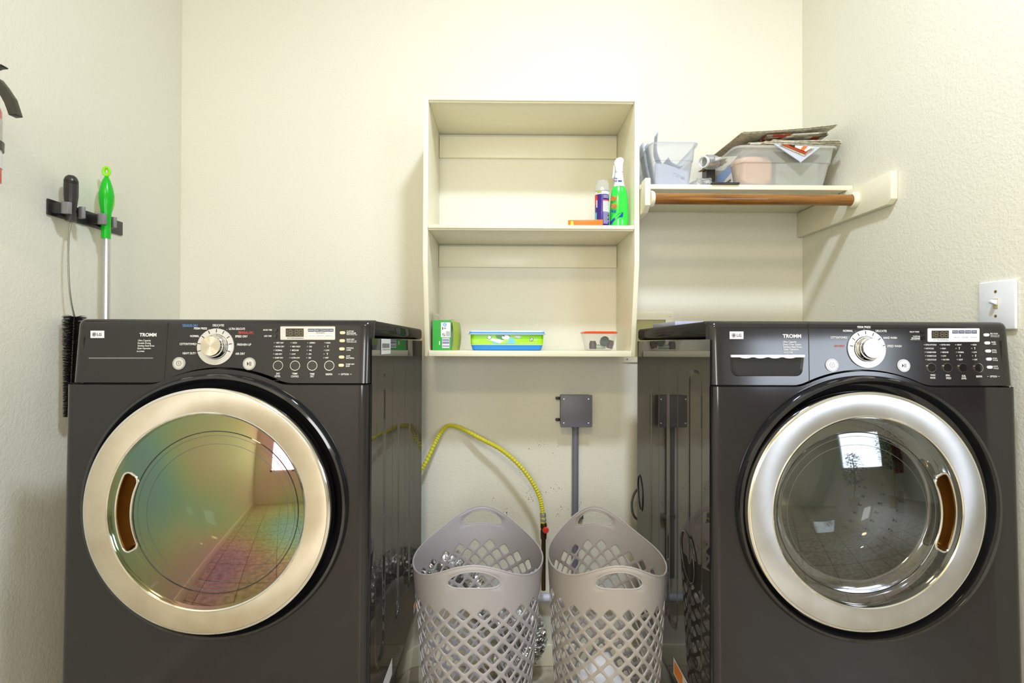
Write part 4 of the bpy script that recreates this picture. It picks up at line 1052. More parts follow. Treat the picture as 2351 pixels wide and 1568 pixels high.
def PP(pts, mi, dy=0): mb.mi = mi; mb.poly([(atY(a_, b_, yl - dy).x, yl - dy, atY(a_, b_, yl - dy).z) for a_, b_ in pts])
X_ = lambda x: 1065 + x / 11.755
Y_ = lambda y: 745 + y / 11.755
def PZ(pts, mi, dy=0): PP([(X_(x), Y_(y)) for x, y in pts], mi, dy)
PZ([(860, 285), (1240, 285), (1250, 350), (1180, 400), (1050, 415), (900, 370), (865, 330)], 3)
PZ([(770, 470), (1000, 440), (1250, 350), (1340, 380), (1390, 450), (1390, 515), (780, 515)], 4, .0002)
PZ([(1060, 515), (1180, 480), (1210, 400), (1090, 410), (960, 470), (960, 515)], 1, .0004)
PZ([(610, 400), (770, 370), (1090, 430), (965, 508)], 0, .0006)
PZ([(1360, 300), (1520, 300), (1540, 330), (1490, 375), (1370, 340)], 5, .0004)
PZ([(1130 + 105 * math.cos(t), 345 + 62 * math.sin(t)) for t in [2 * PI * k / 24 for k in range(24)]], 0, .0006)
PZ([(1075 + 35 * math.cos(t), 305 + 18 * math.sin(t)) for t in [2 * PI * k / 16 for k in range(16)]], 6, .0008)
PZ([(688 + 62 * math.cos(t), 350 + 55 * math.sin(t)) for t in [2 * PI * k / 20 for k in range(20)]], 3, .0008); PZ([(688 + 48 * math.cos(t), 348 + 42 * math.sin(t)) for t in [2 * PI * k / 20 for k in range(20)]], 0, .001)
PZ([(1820 + 52 * math.cos(t), 402 + 50 * math.sin(t)) for t in [2 * PI * k / 20 for k in range(20)]], 6, .0004); PZ([(1820 + 40 * math.cos(t), 402 + 38 * math.sin(t)) for t in [2 * PI * k / 20 for k in range(20)]], 0, .0006)
PZ([(1790, 380), (1800, 370), (1850, 425), (1840, 435)], 6, .0008)
for s_, x0_, x1_, y_, c_ in (('Do Not', 1890, 2005, 390, 26), ('Flush', 1895, 1990, 430, 26), ('UNSCENTED', 230, 410, 438, 18), ('16 COUNT', 230, 375, 480, 20), ('FOR DRY MOPPING FLOORS', 1520, 2000, 495, 18)):
    p = atY(X_(x0_), Y_(y_), yl - .001); q = atY(X_(x1_), Y_(y_), yl - .001); on_text(mb, s_, (p.x, yl - .001, p.z), q.x - p.x, c_ / 11.755 * 1.87 / FPX, 0, .01)
obj('wrapper_band', mb, [M_label, M_gl2, M_gl, M_dgreen, M_cyan, M_lilac, M_tab], tub, weld=False, recalc=False)
mb = MB(); taper_box(mb, a.x - .008, b.x + .008, yw - .006, yw + .156, zl_, zt, 0, 0, .014, sections=[(zl_ - .0015, .0), (zl_ + .002, -.001), (zl_ + .003, .003)]); mb.mi = 1
taper_box(mb, a.x - .008, b.x + .008, yw - .006, yw + .156, zl_, zt, 0, 0, .014, sections=[(zl_ + .003, .003), (zl_ + .0075, .0035)]); mb.mi = 0
taper_box(mb, a.x - .008, b.x + .008, yw - .006, yw + .156, zl_, zt, 0, 0, .014, sections=[(zl_ + .0075, .003), (zt + .001, .005)]); obj('tub_lid', mb, [M_blueL, M_bluep], tub, weld=False)
# clear tub with red lid, small bottles inside
yr_ = 1.885; a = atY(1342, 803, yr_); b = atY(1418, 803, yr_); zl_ = atY(1380, 765, yr_).z
rt_ = thing('food_container', 'clear plastic food container with a red lid on the lower shelf', 'container', ((a.x + b.x) / 2, yr_ + .05, zBot))
mb = MB(); taper_box(mb, a.x, b.x, yr_, yr_ + .105, 0, 0, 0, 0, .016, sections=[(zBot + .0006, .020), (zBot + .004, .012), (zl_, .001)], open_top=True); obj('container_body', mb, M_clearb, rt_)
mb = MB(); taper_box(mb, a.x - .002, b.x + .002, yr_ - .003, yr_ + .108, 0, 0, 0, 0, .016, sections=[(zl_, .0), (zl_ + .002, -.0005), (zl_ + .006, .003), (zl_ + .007, .006)]); obj('container_lid', mb, M_redlid, rt_)
for nm, px_, py_, y_, r, l_, rot, m_, lb in (('dye_bottle', 1361, 792, 1.92, .0135, .030, (0, .0, .3), M_plum, 'small dark plum-coloured cap at the left inside the clear container'), ('dye_bottle', 1388, 783, 1.915, .0165, .026, (.9, .2, 0), M_teal, 'small dark green bottle on top inside the clear container'),
                                       ('dye_bottle', 1401, 793, 1.93, .012, .030, (0, .3, .1), M_plum, 'small plum and teal cap at the right inside the clear container'), ('dye_bottle', 1378, 798.5, 1.925, .0085, .040, (0, PI / 2, .2), M_mint, 'pale mint bottle lying at the bottom of the clear container')):
    p = atY(px_, py_, y_); mb = MB(); mb.lathe([(0, -l_ / 2), (r * .9, -l_ / 2), (r, -l_ / 2 + .003), (r, l_ * .2), (r * .8, l_ * .35), (r * .78, l_ / 2), (0, l_ / 2)], (0, 0, 0), 'z', 24)
    mb.bm.transform(Matrix.Translation((p.x, y_, p.z)) @ Euler(rot).to_matrix().to_4x4())
    lo = min(v.co.z for v in mb.bm.verts)
    if lo < zBot + .006: mb.bm.transform(Matrix.Translation((0, 0, zBot + .006 - lo)))
    single(nm, mb, m_, lb, 'bottle', 'small bottles in the red-lidded container')

# ------------------------------------------------------------------ things on the wall shelf
def open_bin(name, label, x0, x1, y0, y1, z0, z1, ins, m, r=.022, rim=.006, lbl=None):
    t = thing(name, label, 'storage bin', ((x0 + x1) / 2, (y0 + y1) / 2, z0))
    mb = MB(); zs = [(z0 + .0006, ins + .006), (z0 + .004, ins), (z0 + (z1 - z0) * .6, ins * .42), (z0 + (z1 - z0) * .61, ins * .30), (z1, 0)]
    taper_box(mb, x0, x1, y0, y1, 0, 0, 0, 0, r, sections=zs, open_top=True)
    o = obj('bin_wall', mb, m, t)
    mb = MB(); taper_box(mb, x0 - rim, x1 + rim, y0 - rim, y1 + rim, 0, 0, 0, 0, r, sections=[(z1 - .008, 0.0), (z1 - .001, -.001), (z1 + .001, .002), (z1, rim)], open_top=True)
    bmesh.ops.delete(mb.bm, geom=[f for f in mb.bm.faces if len(f.verts) > 4], context='FACES')
    obj('bin_rim', mb, m, t); return t
# small bin: front-left corner near the cabinet
A = atY(1500, 327, 1.815); Bq = atY(1600, 325, 1.815)
sbn = open_bin('storage_bin', 'small translucent bin of papers standing against the open cabinet', A.x - .004, Bq.x, 1.815, 2.06, zs1, A.z, .018, M_bin)
# sheets in the small bin
zb0 = zs1 + .008
def sheet(name, label, cat, group, pts, y0, y1, m, th_=.0014, wav=0.0, parent=None):
    """upright curved sheet: profile in xz swept along y"""
    pr = spline([(p[0], 0, p[1]) for p in pts], 5); mb = MB()
    mb.grid(lambda v, k: (pr[k].x + wav * math.sin(v * 4), y0 + (y1 - y0) * v, pr[k].z), [0, .25, .5, .75, 1], list(range(len(pr))))
    o = obj(name, mb, m)
    s = o.modifiers.new('thick', 'SOLIDIFY'); s.thickness = th_
    return tag(o, label, cat, group)
x0 = A.x
G = 'papers in the small bin'
sheet('paper_sheet', 'leftmost white sheet leaning out of the small bin', 'paper', G, [(x0 + .035, zb0), (x0 + .012, zb0 + .10), (x0 - .002, zs1 + .200)], 1.93, 1.99, M_paper, .006)
sheet('paper_sheet', 'white sheet with a dark edge leaning second from left in the small bin', 'paper', G, [(x0 + .048, zb0), (x0 + .030, zb0 + .09), (x0 + .012, zs1 + .195)], 1.92, 1.97, M_paper, .003)
sheet('paper_sheet', 'tallest blue-grey sheet curling up from the small bin', 'paper', G, [(x0 + .075, zb0 + .02), (x0 + .048, zb0 + .09), (x0 + .030, zb0 + .14), (x0 + .034, zs1 + .215)], 1.87, 1.915, M_paperg, .0014)
sheet('paper_sheet', 'wavy white sheet lying curled across the small bin', 'paper', G, [(x0 + .062, zs1 + .112), (x0 + .070, zs1 + .098), (x0 + .085, zs1 + .088), (x0 + .110, zs1 + .083), (x0 + .145, zs1 + .118)], 1.84, 2.03, M_paperg, .002)
mb = MB(); xa, xb = x0 + .016, x0 + .136
mb.prism([(xa, zb0), (xb, zb0), (xb + .001, zs1 + .062), (xa + .035, zs1 + .090), (xa, zs1 + .092)], 'y', 1.846, 1.852); mb.mi = 1
Mt = Matrix.Translation((xa + .105, 1.8452, zs1 + .038)) @ Matrix.Rotation(R_(22), 4, 'Y') @ Matrix(((-1, 0, 0, 0), (0, 0, -1, 0), (0, 1, 0, 0), (0, 0, 0, 1)))
text_into(mb, 'IMPACT', Mt, .045, .011, .02)
single('envelope', mb, [M_paper, mat('faint_print', (.36, .38, .47), .6)], 'white envelope with faint reversed lettering standing inside the small bin', 'envelope', G, weld=False, recalc=False, flat=True)

# big bin
A = atY(1692, 333, 1.80); Bq = atY(1925, 336, 1.80)
bx0, bx1, by0, by1, bz1 = A.x, Bq.x, 1.805, 2.065, A.z
bbn = open_bin('storage_bin', 'large translucent bin overflowing with newspapers on the wall shelf', bx0, bx1, by0, by1, zs1, bz1, .026, M_bin2, r=.03)
mb = MB()
xl = bx0 + .010
def lf(y, z): return (bx0 - .0045 + .026 * (1 - min(1, (z - zs1) / (bz1 - zs1))) * .9, y, z)
YA, YB = 1.862, 1.985
mb.poly([lf(YA, zs1 + .012), lf(YB, zs1 + .012), lf(YB, zs1 + .092), lf(YA, zs1 + .092)]); mb.mi = 1
def lf2(y, z, d=.0006): p = lf(y, z); return (p[0] - d, p[1], p[2])
mb.poly([lf2(YA, zs1 + .068), lf2(YB, zs1 + .048), lf2(YB, zs1 + .092), lf2(YA, zs1 + .092)]); mb.mi = 2
mb.poly([lf2(1.945, zs1 + .040), lf2(1.975, zs1 + .040), lf2(1.975, zs1 + .052), lf2(1.945, zs1 + .052)]); mb.mi = 3
mb.poly([lf2(1.875, zs1 + .04), lf2(1.92, zs1 + .04), lf2(1.92, zs1 + .048), lf2(1.875, zs1 + .048)])
for k in range(6): mb.poly([lf2(1.885 + .006 * k, zs1 + .02), lf2(1.888 + .006 * k, zs1 + .02), lf2(1.888 + .006 * k, zs1 + .035), lf2(1.885 + .006 * k, zs1 + .035)])
mb.poly([lf2(1.945, zs1 + .018), lf2(1.972, zs1 + .018), lf2(1.972, zs1 + .034), lf2(1.945, zs1 + .034)])
obj('bin_sticker', mb, [M_label, mat('pale_blue_ink', (.30, .42, .75), .5), M_redp, M_grey], bbn, flat=True, weld=False, recalc=False)
def blob(mb, c, rx, ry, rz, seed, amp=.12, bx_=.6):
    random.seed(seed); t = bmesh.new(); bmesh.ops.create_icosphere(t, subdivisions=4, radius=1)
    ph = [random.uniform(0, 6) for _ in range(9)]
    for v in t.verts:
        d = v.co.normalized(); k = 1 + amp * (math.sin(5 * d.x + ph[0]) * math.cos(6 * d.y + ph[1]) + .6 * math.sin(11 * d.z + 7 * d.x + ph[2]) + .4 * math.sin(17 * d.y + 9 * d.z + ph[3]))
        sx_ = abs(d.x) ** bx_ * math.copysign(1, d.x); sy_ = abs(d.y) ** bx_ * math.copysign(1, d.y); sz_ = abs(d.z) ** bx_ * math.copysign(1, d.z)
        v.co = Vector((c[0] + rx * sx_ * k, c[1] + ry * sy_ * k, c[2] + rz * sz_ * k))
    mb.merge(t)
xmid = atY(1785, 400, 1.83).x
mb = MB(); blob(mb, ((bx0 + .026 + xmid) / 2, 1.93, zs1 + .070), (xmid - bx0 - .024) / 2, .088, .056, 3, .045, .42)
single('plastic_bag', mb, M_peach, 'crumpled peach-coloured plastic bag filling the left of the large bin', 'bag')
mb = MB(); mb.box((xmid + .010, 1.86, zs1 + .010), (bx1 - .034, 1.99, zs1 + .105), .004)
single('folder_stack', mb, M_folder, 'grey-green stack of folders filling the right of the large bin', 'folders')
# newspapers
random.seed(11)
def paper(name, label, cx, cy, cz, lx, ly, rx, ry, rz, th_, m, bend=0.0, edge=M_card, leaves=3, cat='newspaper'):
    t = bmesh.new(); mb = MB()
    for q in range(leaves):
        zo = th_ * (q - leaves / 2) / leaves; dx = random.uniform(-.006, .006); dy = random.uniform(-.006, .006); rr_ = random.uniform(-.03, .03)
        mm = MB(); n = 10
        top = mm.grid(lambda u, v: (dx + lx * (u - .5), dy + ly * (v - .5), zo + th_ / leaves * .9 + bend * (u - .5) ** 2 * 4), [k / n for k in range(n + 1)], [0, .5, 1])
        bot = mm.grid(lambda u, v: (dx + lx * (u - .5), dy + ly * (v - .5), zo + bend * (u - .5) ** 2 * 4), [k / n for k in range(n + 1)], [0, .5, 1])
        for R1, R2 in ((top[0], bot[0]), (top[-1], bot[-1])):
            for k in range(n): mm.face((R1[k], R1[k + 1], R2[k + 1], R2[k]))
        for k in range(2):
            for e in (0, -1): mm.face((top[k][e], top[k + 1][e], bot[k + 1][e], bot[k][e]))
        mm.bm.transform(Matrix.Rotation(rr_, 4, 'Z')); mb.merge(mm.bm)
    mb.bm.transform(Matrix.Translation((cx, cy, cz)) @ Euler((rx, ry, rz)).to_matrix().to_4x4())
    return single(name, mb, m, label, cat, 'papers heaped on the large bin', ang=60)
bc = (bx0 + bx1) / 2
z_ = bz1 + .004
paper('newspaper', 'lowest grey newspaper laid flat across the rim of the large bin', bc + .045, 1.935, z_ + .006, .28, .25, 0, R_(.6), R_(5), .008, M_news, -.002, leaves=4)
paper('newspaper', 'second newspaper lying on the heap, under the one that sticks out furthest', bc + .050, 1.925, z_ + .0160, .30, .22, 0, R_(.8), R_(-7), .008, M_news, -.002, leaves=4)
paper('newspaper', 'newspaper sticking furthest right over the end of the large bin', bc + .088, 1.945, z_ + .0265, .27, .20, 0, R_(-.8), R_(6), .008, M_news, .002, leaves=4)
paper('newspaper', 'dark-printed newspaper with a red streak on its edge, under the top newspaper', bc + .050, 1.915, z_ + .042, .21, .19, 0, R_(-2.2), R_(-4), .009, M_news2, .001, leaves=4)
paper('newspaper', 'topmost newspaper tilting up towards the right corner', bc + .010, 1.930, z_ + .057, .34, .23, 0, R_(-5.5), R_(3), .005, M_news, .004)
paper('newspaper', 'small folded newspaper peeking over the back of the heap', bc + .060, 2.045, z_ + .078, .07, .05, R_(20), R_(0), R_(40), .004, M_news2)
# flyers hanging in front, folded to a point
def tri_flyer(name, label, pts, y, th_, m, cat='flyer'):
    mb = MB(); P3 = [(atY(a_, b_, y).x, atY(a_, b_, y).z) for a_, b_ in pts]
    mb.prism(P3, 'y', y, y + th_, 0)
    mb.bm.transform(Matrix.Translation((0, 0, 0)))
    return single(name, mb, m, label, cat, 'papers heaped on the large bin', flat=True)
tri_flyer('flyer', 'white glossy flyer hanging point-down over the front of the large bin', [(1776, 330), (1883, 338), (1838, 373), (1834, 369)], 1.786, .003, M_paper)
tri_flyer('flyer', 'grey newsprint page edge hanging beneath the red magazine', [(1790, 333), (1870, 339), (1846, 358), (1842, 356)], 1.783, .0025, M_news)
tri_flyer('flyer', 'red-edged magazine corner hanging over the front of the large bin', [(1794, 331), (1864, 337), (1849, 354), (1846, 352)], 1.779, .003, mat('magazine_red', (.50, .05, .01), .35))
tri_flyer('flyer', 'magazine cover corner with orange and green patches on black', [(1812, 332.5), (1868, 337), (1850, 348)], 1.776, .002, print_material('magazine_cover', (.70, .72, .72), [(.03, .03, .02), (.85, .15, .02), (.08, .45, .10)], 40, .7))
paper('kraft_sheet', 'brown kraft paper corner poking out at the left of the heap', bx0 + .012, 1.985, bz1 + .001, .05, .09, R_(2), R_(-8), R_(-14), .003, M_kraft, 0, cat='paper')
paper('kraft_sheet', 'dark-lined brown card sticking out low over the left rim of the large bin', bx0 - .008, 2.0, bz1 - .008, .07, .08, R_(0), R_(-14), R_(10), .006, M_kraft, 0, cat='paper')
# black card, jar, bag, black box
a = atY(1631, 421, 1.798); b = atY(1694, 421, 1.798)
single('black_card', MB().box((a.x, 1.782, zs1 + .0003), (b.x, 1.86, zs1 + .006), .001, rot=None), M_blk, 'thin black card lying on the front edge of the wall shelf', 'card')
p = atY(1641, 366, 1.99)
mb = MB(); mb.box((p.x - .034, 1.985, zs1 + .001), (p.x + .000, 2.03, p.z + .016), .001); mb.mi = 1; on_text(mb, 'HA', (p.x - .024, 1.9845, p.z + .004), .020, .010, 1, .02)
single('black_box', mb, [M_blk, M_label], 'black box with white letters behind the gap between the two bins', 'box', flat=True, weld=False)
p = atY(1618, 372, 1.93)
jar = thing('clear_jar', 'clear plastic jar lying tilted between the two bins', 'jar', (p.x, 1.93, zs1))
mb = MB(); mb.lathe([(.019, -.012), (.020, 0), (.026, .02), (.026, .06), (0, .062)], (0, 0, 0), 'z', 32)
mb.bm.transform(Matrix.Translation(p) @ Euler((0, R_(-100), R_(35))).to_matrix().to_4x4() @ Matrix.Rotation(PI, 4, 'Y')); obj('jar_body', mb, M_clearcap, jar)
mb = MB(); mb.lathe([(.0175, -.012), (.0215, -.012), (.0215, -.002), (.0175, -.002), (.0175, -.012)], (0, 0, 0), 'z', 32)
mb.bm.transform(Matrix.Translation(p) @ Euler((0, R_(-100), R_(35))).to_matrix().to_4x4() @ Matrix.Rotation(PI, 4, 'Y')); obj('neck_ring', mb, M_wplast, jar)
p = atY(1607, 408, 1.92); mb = MB(); blob(mb, (p.x, 1.92, zs1 + .030), .030, .045, .024, 9, .16)
single('plastic_bag', mb, M_bag, 'thin clear plastic bag slumped between the two bins', 'bag')
# box lying on the washer
a = atY(1551, 735, 1.55)
mb = MB(); mb.box((.504, 1.55, ZT + .0005), (.70, 1.785, ZT + .0155), .001)
single('flat_box', mb, M_lav, 'flat lavender box lying on top of the washer', 'box')

# ------------------------------------------------------------------ back wall services
def wallrect(px0, py0, px1, py1): 
    a_ = atY(px0, py0, WY1 - .004); b_ = atY(px1, py1, WY1 - .004); return a_.x, b_.x, b_.z, a_.z
x0, x1, z0, z1 = wallrect(1431, 718.5, 1546, 832)
xb_ = thing('outlet_box', 'cream washer outlet box frame recessed in the back wall behind the washer', 'outlet box', ((x0 + x1) / 2, WY1 - .004, z0))
mb = MB(); f_ = .027; y0, y1 = WY1 - .006, WY1 - .0005
mb.box((x0, y0, z1 - f_), (x1, y1, z1)); mb.box((x0, y0, z0), (x1, y1, z0 + f_ * .8)); mb.box((x0, y0, z0 + f_ * .8), (x0 + f_ * .6, y1, z1 - f_)); mb.box((x1 - f_ * 1.2, y0, z0 + f_ * .8), (x1, y1, z1 - f_))
obj('frame', mb, M_cream, xb_, weld=False, flat=True)
mb = MB(); mb.poly([(x0, WY1 - .0008, z0), (x1, WY1 - .0008, z0), (x1, WY1 - .0008, z1), (x0, WY1 - .0008, z1)]); obj('recess', mb, mat('olive_recess', (.42, .38, .16), .5), xb_, flat=True)
for a_, b_ in ((1540, 726), (1439.5, 824.5)):
    mb = MB(); p = atY(a_, b_, WY1 - .006); mb.lathe([(0, -.0015), (.0032, -.001), (.0034, .001)], (p.x, p.y, p.z), 'y', 16); obj('screw', mb, M_steel, xb_)
# grey junction box with conduit
x0, x1, z0, z1 = wallrect(1287, 907, 1360, 981); YJ = WY1 - .062
s_ = (YJ) / WY1; x0, x1 = atY(1287, 900, YJ).x, atY(1360, 900, YJ).x; z1, z0 = atY(1320, 907, YJ).z, atY(1320, 981, YJ).z
jb = thing('junction_box', 'square grey electrical junction box with conduit on the back wall', 'junction box', ((x0 + x1) / 2, WY1, z0))
obj('box_body', MB().box((x0 + .003, YJ + .008, z0 + .003), (x1 - .003, WY1 - .001, z1 - .003), .004), M_greybox, jb)
lid = obj('box_cover', MB().box((x0, YJ, z0), (x1, YJ + .008, z1), .003), M_greybox, jb)
for dx in (.014, x1 - x0 - .014):
    for dz in (.016, z1 - z0 - .016):
        mb = MB(); mb.lathe([(0, -.0018), (.0026, -.0012), (.0028, .001)], (x0 + dx, YJ, z0 + dz), 'y', 14); obj('cover_screw', mb, M_chrome, lid)
for dz in (.022, z1 - z0 - .018):
    mb = MB(); mb.box((x0 - .012, WY1 - .010, z0 + dz - .006), (x0 + .004, WY1 - .001, z0 + dz + .006), .003); mb.lathe([(0, -.014), (.006, -.014), (.0065, -.006), (.0065, 0)], (x0 - .009, WY1 - .001, z0 + dz), 'y', 16); obj('mounting_lug', mb, M_blk, jb)
xc = atY(1321, 1000, WY1 - .022).x; zcl = atY(1321, 1187, WY1 - .03).z
mb = MB(); mb.lathe([(.0128, .36), (.0128, z0 + .004)], (xc, WY1 - .022, 0), 'z', 28); mb.lathe([(.0135, z0 - .012), (.0150, z0 - .010), (.0150, z0)], (xc, WY1 - .022, 0), 'z', 28); obj('conduit', mb, M_greybox, jb)
mb = MB(); mb.lathe([(.0135, zcl - .008), (.016, zcl - .008), (.016, zcl + .008), (.0135, zcl + .008)], (xc, WY1 - .022, 0), 'z', 28); mb.box((xc + .013, WY1 - .030, zcl - .008), (xc + .032, WY1 - .001, zcl + .008), .001); obj('pipe_clamp', mb, M_steel, jb)
# yellow gas connector
hp = [(905, 1150, 1.98), (945, 1105, 2.01), (975, 1066, 2.04), (1000, 1015, 2.065), (1018, 986, 2.08), (1035, 977, 2.085), (1062, 985, 2.075), (1105, 1008, 2.05), (1150, 1032, 2.03), (1190, 1066, 2.015), (1220, 1104, 2.01), (1239, 1142, 2.01), (1246.5, 1178, 2.01)]
path = spline([atY(*p) for p in hp], 14)
gh = thing('gas_hose', 'yellow corrugated gas hose arching across the back wall from behind the dryer', 'hose', atY(1246.5, 1330, 2.03))
rad = [(.0090 if k % 2 else .0070) for k in range(len(path))]
mb = MB(); mb.tube(path, rad, 12); obj('corrugated_hose', mb, M_yellow, gh, ang=20)
e = path[-1]
def vz(py): return atY(1248, py, 2.01).z
mb = MB(); mb.lathe([(0, vz(1178)), (.0105, vz(1178)), (.0115, vz(1181)), (.0115, vz(1187)), (.0095, vz(1188))], (e.x, e.y, 0), 'z', 6); mb.lathe([(.0095, vz(1190)), (.0115, vz(1191)), (.0115, vz(1197)), (0, vz(1198))], (e.x + .001, e.y, 0), 'z', 6); obj('hex_nut', mb, M_steel, gh)
mb = MB(); mb.lathe([(.009, vz(1187)), (.0105, vz(1188)), (.0105, vz(1190.5)), (.009, vz(1191))], (e.x, e.y, 0), 'z', 20); mb.lathe([(.009, vz(1197.5)), (.0105, vz(1198)), (.0105, vz(1200)), (.009, vz(1201))], (e.x, e.y, 0), 'z', 20); obj('thread_tape', mb, M_yellow, gh)
mb = MB(); mb.lathe([(0, vz(1200)), (.010, vz(1200)), (.0125, vz(1204)), (.0125, vz(1212)), (.0105, vz(1214)), (.0125, vz(1220)), (.0115, vz(1236)), (.0085, vz(1240)), (.0085, .34), (0, .34)], (e.x + .003, e.y + .002, 0), 'z', 14); obj('shutoff_valve', mb, M_brass, gh)
p = atY(1253, 1218, 1.993); mb = MB(); mb.lathe([(0, -.006), (.009, -.005), (.012, .0), (.012, .006), (0, .008)], p, 'y', 20); obj('valve_handle', mb, M_redp, gh, label='red valve handle')
# pale pipe, foil duct, cord
a = atY(1130, 1373, 2.07); b = atY(1420, 1376, 2.07)
mb = MB(); mb.tube([(a.x, 2.07, a.z), (b.x, 2.07, a.z)], .0155, 20); single('drain_pipe', mb, M_pvc, 'pale bluish pipe running level behind the baskets near the floor', 'pipe')
pts = [(-.30, 1.955, .42), (-.27, 1.985, .455), (-.21, 1.98, .46), (-.14, 1.975, .40), (-.08, 1.97, .28), (0, 1.97, .24), (.06, 1.97, .25), (.098, 1.97, .22), (.100, 1.98, .15), (.05, 1.99, .09), (-.04, 2.0, .08)]
pth = spline(pts, 24); mb = MB(); mb.tube(pth, [(.052 if k % 2 else .046) + random.uniform(-.003, .003) for k in range(len(pth))], 36)
for v in mb.bm.verts: v.co += Vector((random.uniform(-.003, .003), random.uniform(-.003, .003), random.uniform(-.003, .003)))
single('foil_duct', mb, M_foil, 'crinkled silver foil exhaust duct snaking behind the baskets', 'duct', ang=20)
mb = MB(); mb.tube(spline([atY(1475, 1115, 2.02), atY(1458, 1130, 2.0), atY(1450.5, 1158, 2.0), atY(1456, 1185, 2.0), atY(1475, 1200, 2.02)], 8), .0045, 10)
obj('power_cord', mb, M_rubber, WASHER)

# ------------------------------------------------------------------ laundry baskets
def basket(label, cx, cy, a, b, bot, m, yaw=0.0, H0=.700, HB=.067, grp='plastic laundry baskets'):
    root = thing('laundry_basket', label, 'laundry basket', (cx, cy, 0), grp)
    NI, NJ = 44, 28; V0, V1 = .06, .885
    Z0 = .0
    def ang(u): return -PI / 2 + 2 * PI * u / NI
    def hump(t):
        c = abs(math.sin(t)); d = math.degrees(math.acos(min(1, c)))
        return math.exp(-(d / 38.0) ** 2)
    def pos(u, v):
        t = ang(u); zr_ = H0 + HB * hump(t); zt_ = .645 + .026 * hump(t); z = .004 + (v / V1 * zt_ if v <= V1 else zt_ + (zr_ - zt_) * (v - V1) / (1 - V1)); s = bot + (1 - bot) * min(1.05, z / .70) ** .9
        x = a * s * math.cos(t); y = b * s * math.sin(t)
        return (cx + x * math.cos(yaw) - y * math.sin(yaw), cy + x * math.sin(yaw) + y * math.cos(yaw), z)
    mb = MB(); vd = {}
    def vt(u, v):
        k = (round((u % NI) * 1000) % (NI * 1000), round(v * 1e5))
        if k not in vd: vd[k] = mb.bm.verts.new(pos(u, v))
        return vd[k]
    def vj(j): return V0 + (V1 - V0) * j / NJ
    dirs = [(math.cos(R_(22.5 * q)), math.sin(R_(22.5 * q))) for q in range(16)]
    outp = [(c / (abs(c) + abs(s)), s / (abs(c) + abs(s))) for c, s in dirs]
    def inp(q):
        c, s = dirs[q]; p = 1.24; r = (abs(c) ** p + abs(s) ** p) ** (-1 / p); return (c * r * .66, s * r * .66)
    for j in range(1, NJ):
        for i in range(NI):
            if (i + j) % 2: continue
            O = [vt(i + o[0], vj(j + o[1])) for o in outp]; I = [vt(i + inp(q)[0], vj(j + inp(q)[1])) for q in range(16)]
            for q in range(16): mb.face((O[q], O[(q + 1) % 16], I[(q + 1) % 16], I[q]))
    for top in (True, False):
        jt = NJ - 1 if top else 1; sg = 1 if top else -1
        for i in range(NI):
            if (i + jt) % 2: continue
            if top: e1 = [outp[4], outp[3], outp[2], outp[1], outp[0]]; e2 = [outp[8], outp[7], outp[6], outp[5], outp[4]]
            else: e1 = [outp[12], outp[13], outp[14], outp[15], outp[0]]; e2 = [outp[8], outp[9], outp[10], outp[11], outp[12]]
            vs_ = [vt(i + o[0], vj(jt + o[1])) for o in e1] + [vt(i + 2 + o[0], vj(jt + o[1])) for o in e2][1:]
            vs_ += [vt(i + k, vj(jt + sg)) for k in (1.5, 1.0, .5)]
            mb.face(vs_)
    off = 1 if (NJ - 1) % 2 else 0
    NR = 10; vrow = [V1 + (1 - V1) * r / NR for r in range(NR + 1)]
    ks = [off + .5 * k for k in range(NI * 2)]
    u_c = [0, NI / 2]; HW = 3.0; r0, r1 = 4, 9
    def inblk(u, r):
        return any(abs(((u + .25 - c + NI / 2) % NI) - NI / 2) < HW and r0 <= r < r1 for c in u_c)
    for u in ks:
        for r in range(NR):
            if inblk(u, r): continue
            mb.face((vt(u, vrow[r]), vt(u + .5, vrow[r]), vt(u + .5, vrow[r + 1]), vt(u, vrow[r + 1])))
    loops = []
    for c in u_c:
        rect = [(c - HW + .5 * k, vrow[r0]) for k in range(int(HW * 4))] + [(c + HW, vrow[r]) for r in range(r0, r1)] + [(c + HW - .5 * k, vrow[r1]) for k in range(int(HW * 4))] + [(c - HW, vrow[r]) for r in range(r1, r0, -1)]
        vm = (vrow[r0] + vrow[r1]) / 2; hv = (vrow[r1] - vrow[r0]) / 2
        ov_ = []
        for (u, v) in rect:
            du, dv = (u - c) / HW, (v - vm) / hv
            t = math.atan2(dv, du); q = 2.4
            rr_ = (abs(math.cos(t)) ** q + abs(math.sin(t)) ** q) ** (-1 / q)
            ov_.append((c + 2.5 * math.cos(t) * rr_, vm + hv * .84 * math.sin(t) * rr_))
        n = len(rect)
        A_ = [vt(*p) for p in rect]; B_ = [vt(*p) for p in ov_]
        for k in range(n): mb.face((A_[k], A_[(k + 1) % n], B_[(k + 1) % n], B_[k]))
        loops.append([pos(*p) for p in ov_])
    # bottom band and floor of the basket
    offb = 1
    for u in [offb + .5 * k for k in range(NI * 2)]:
        for va, vb in ((0, .025), (.025, .05), (.05, V0)):
            mb.face((vt(u, va), vt(u + .5, va), vt(u + .5, vb), vt(u, vb)))
    base = [vt(offb + .5 * k, 0) for k in range(NI * 2)]; mb.face(base[::-1])
    wall = obj('basket_wall', mb, m, root, ang=50)
    so = wall.modifiers.new('thick', 'SOLIDIFY'); so.thickness = .0024; so.offset = 0
    bv = wall.modifiers.new('soft', 'BEVEL'); bv.width = .0006; bv.segments = 1; bv.limit_method = 'ANGLE'; bv.angle_limit = R_(50)
    mb = MB(); mb.tube([pos(.5 * k, 1.0) for k in range(NI * 2)], .0021, 8, closed=True); obj('rim', mb, m, root)
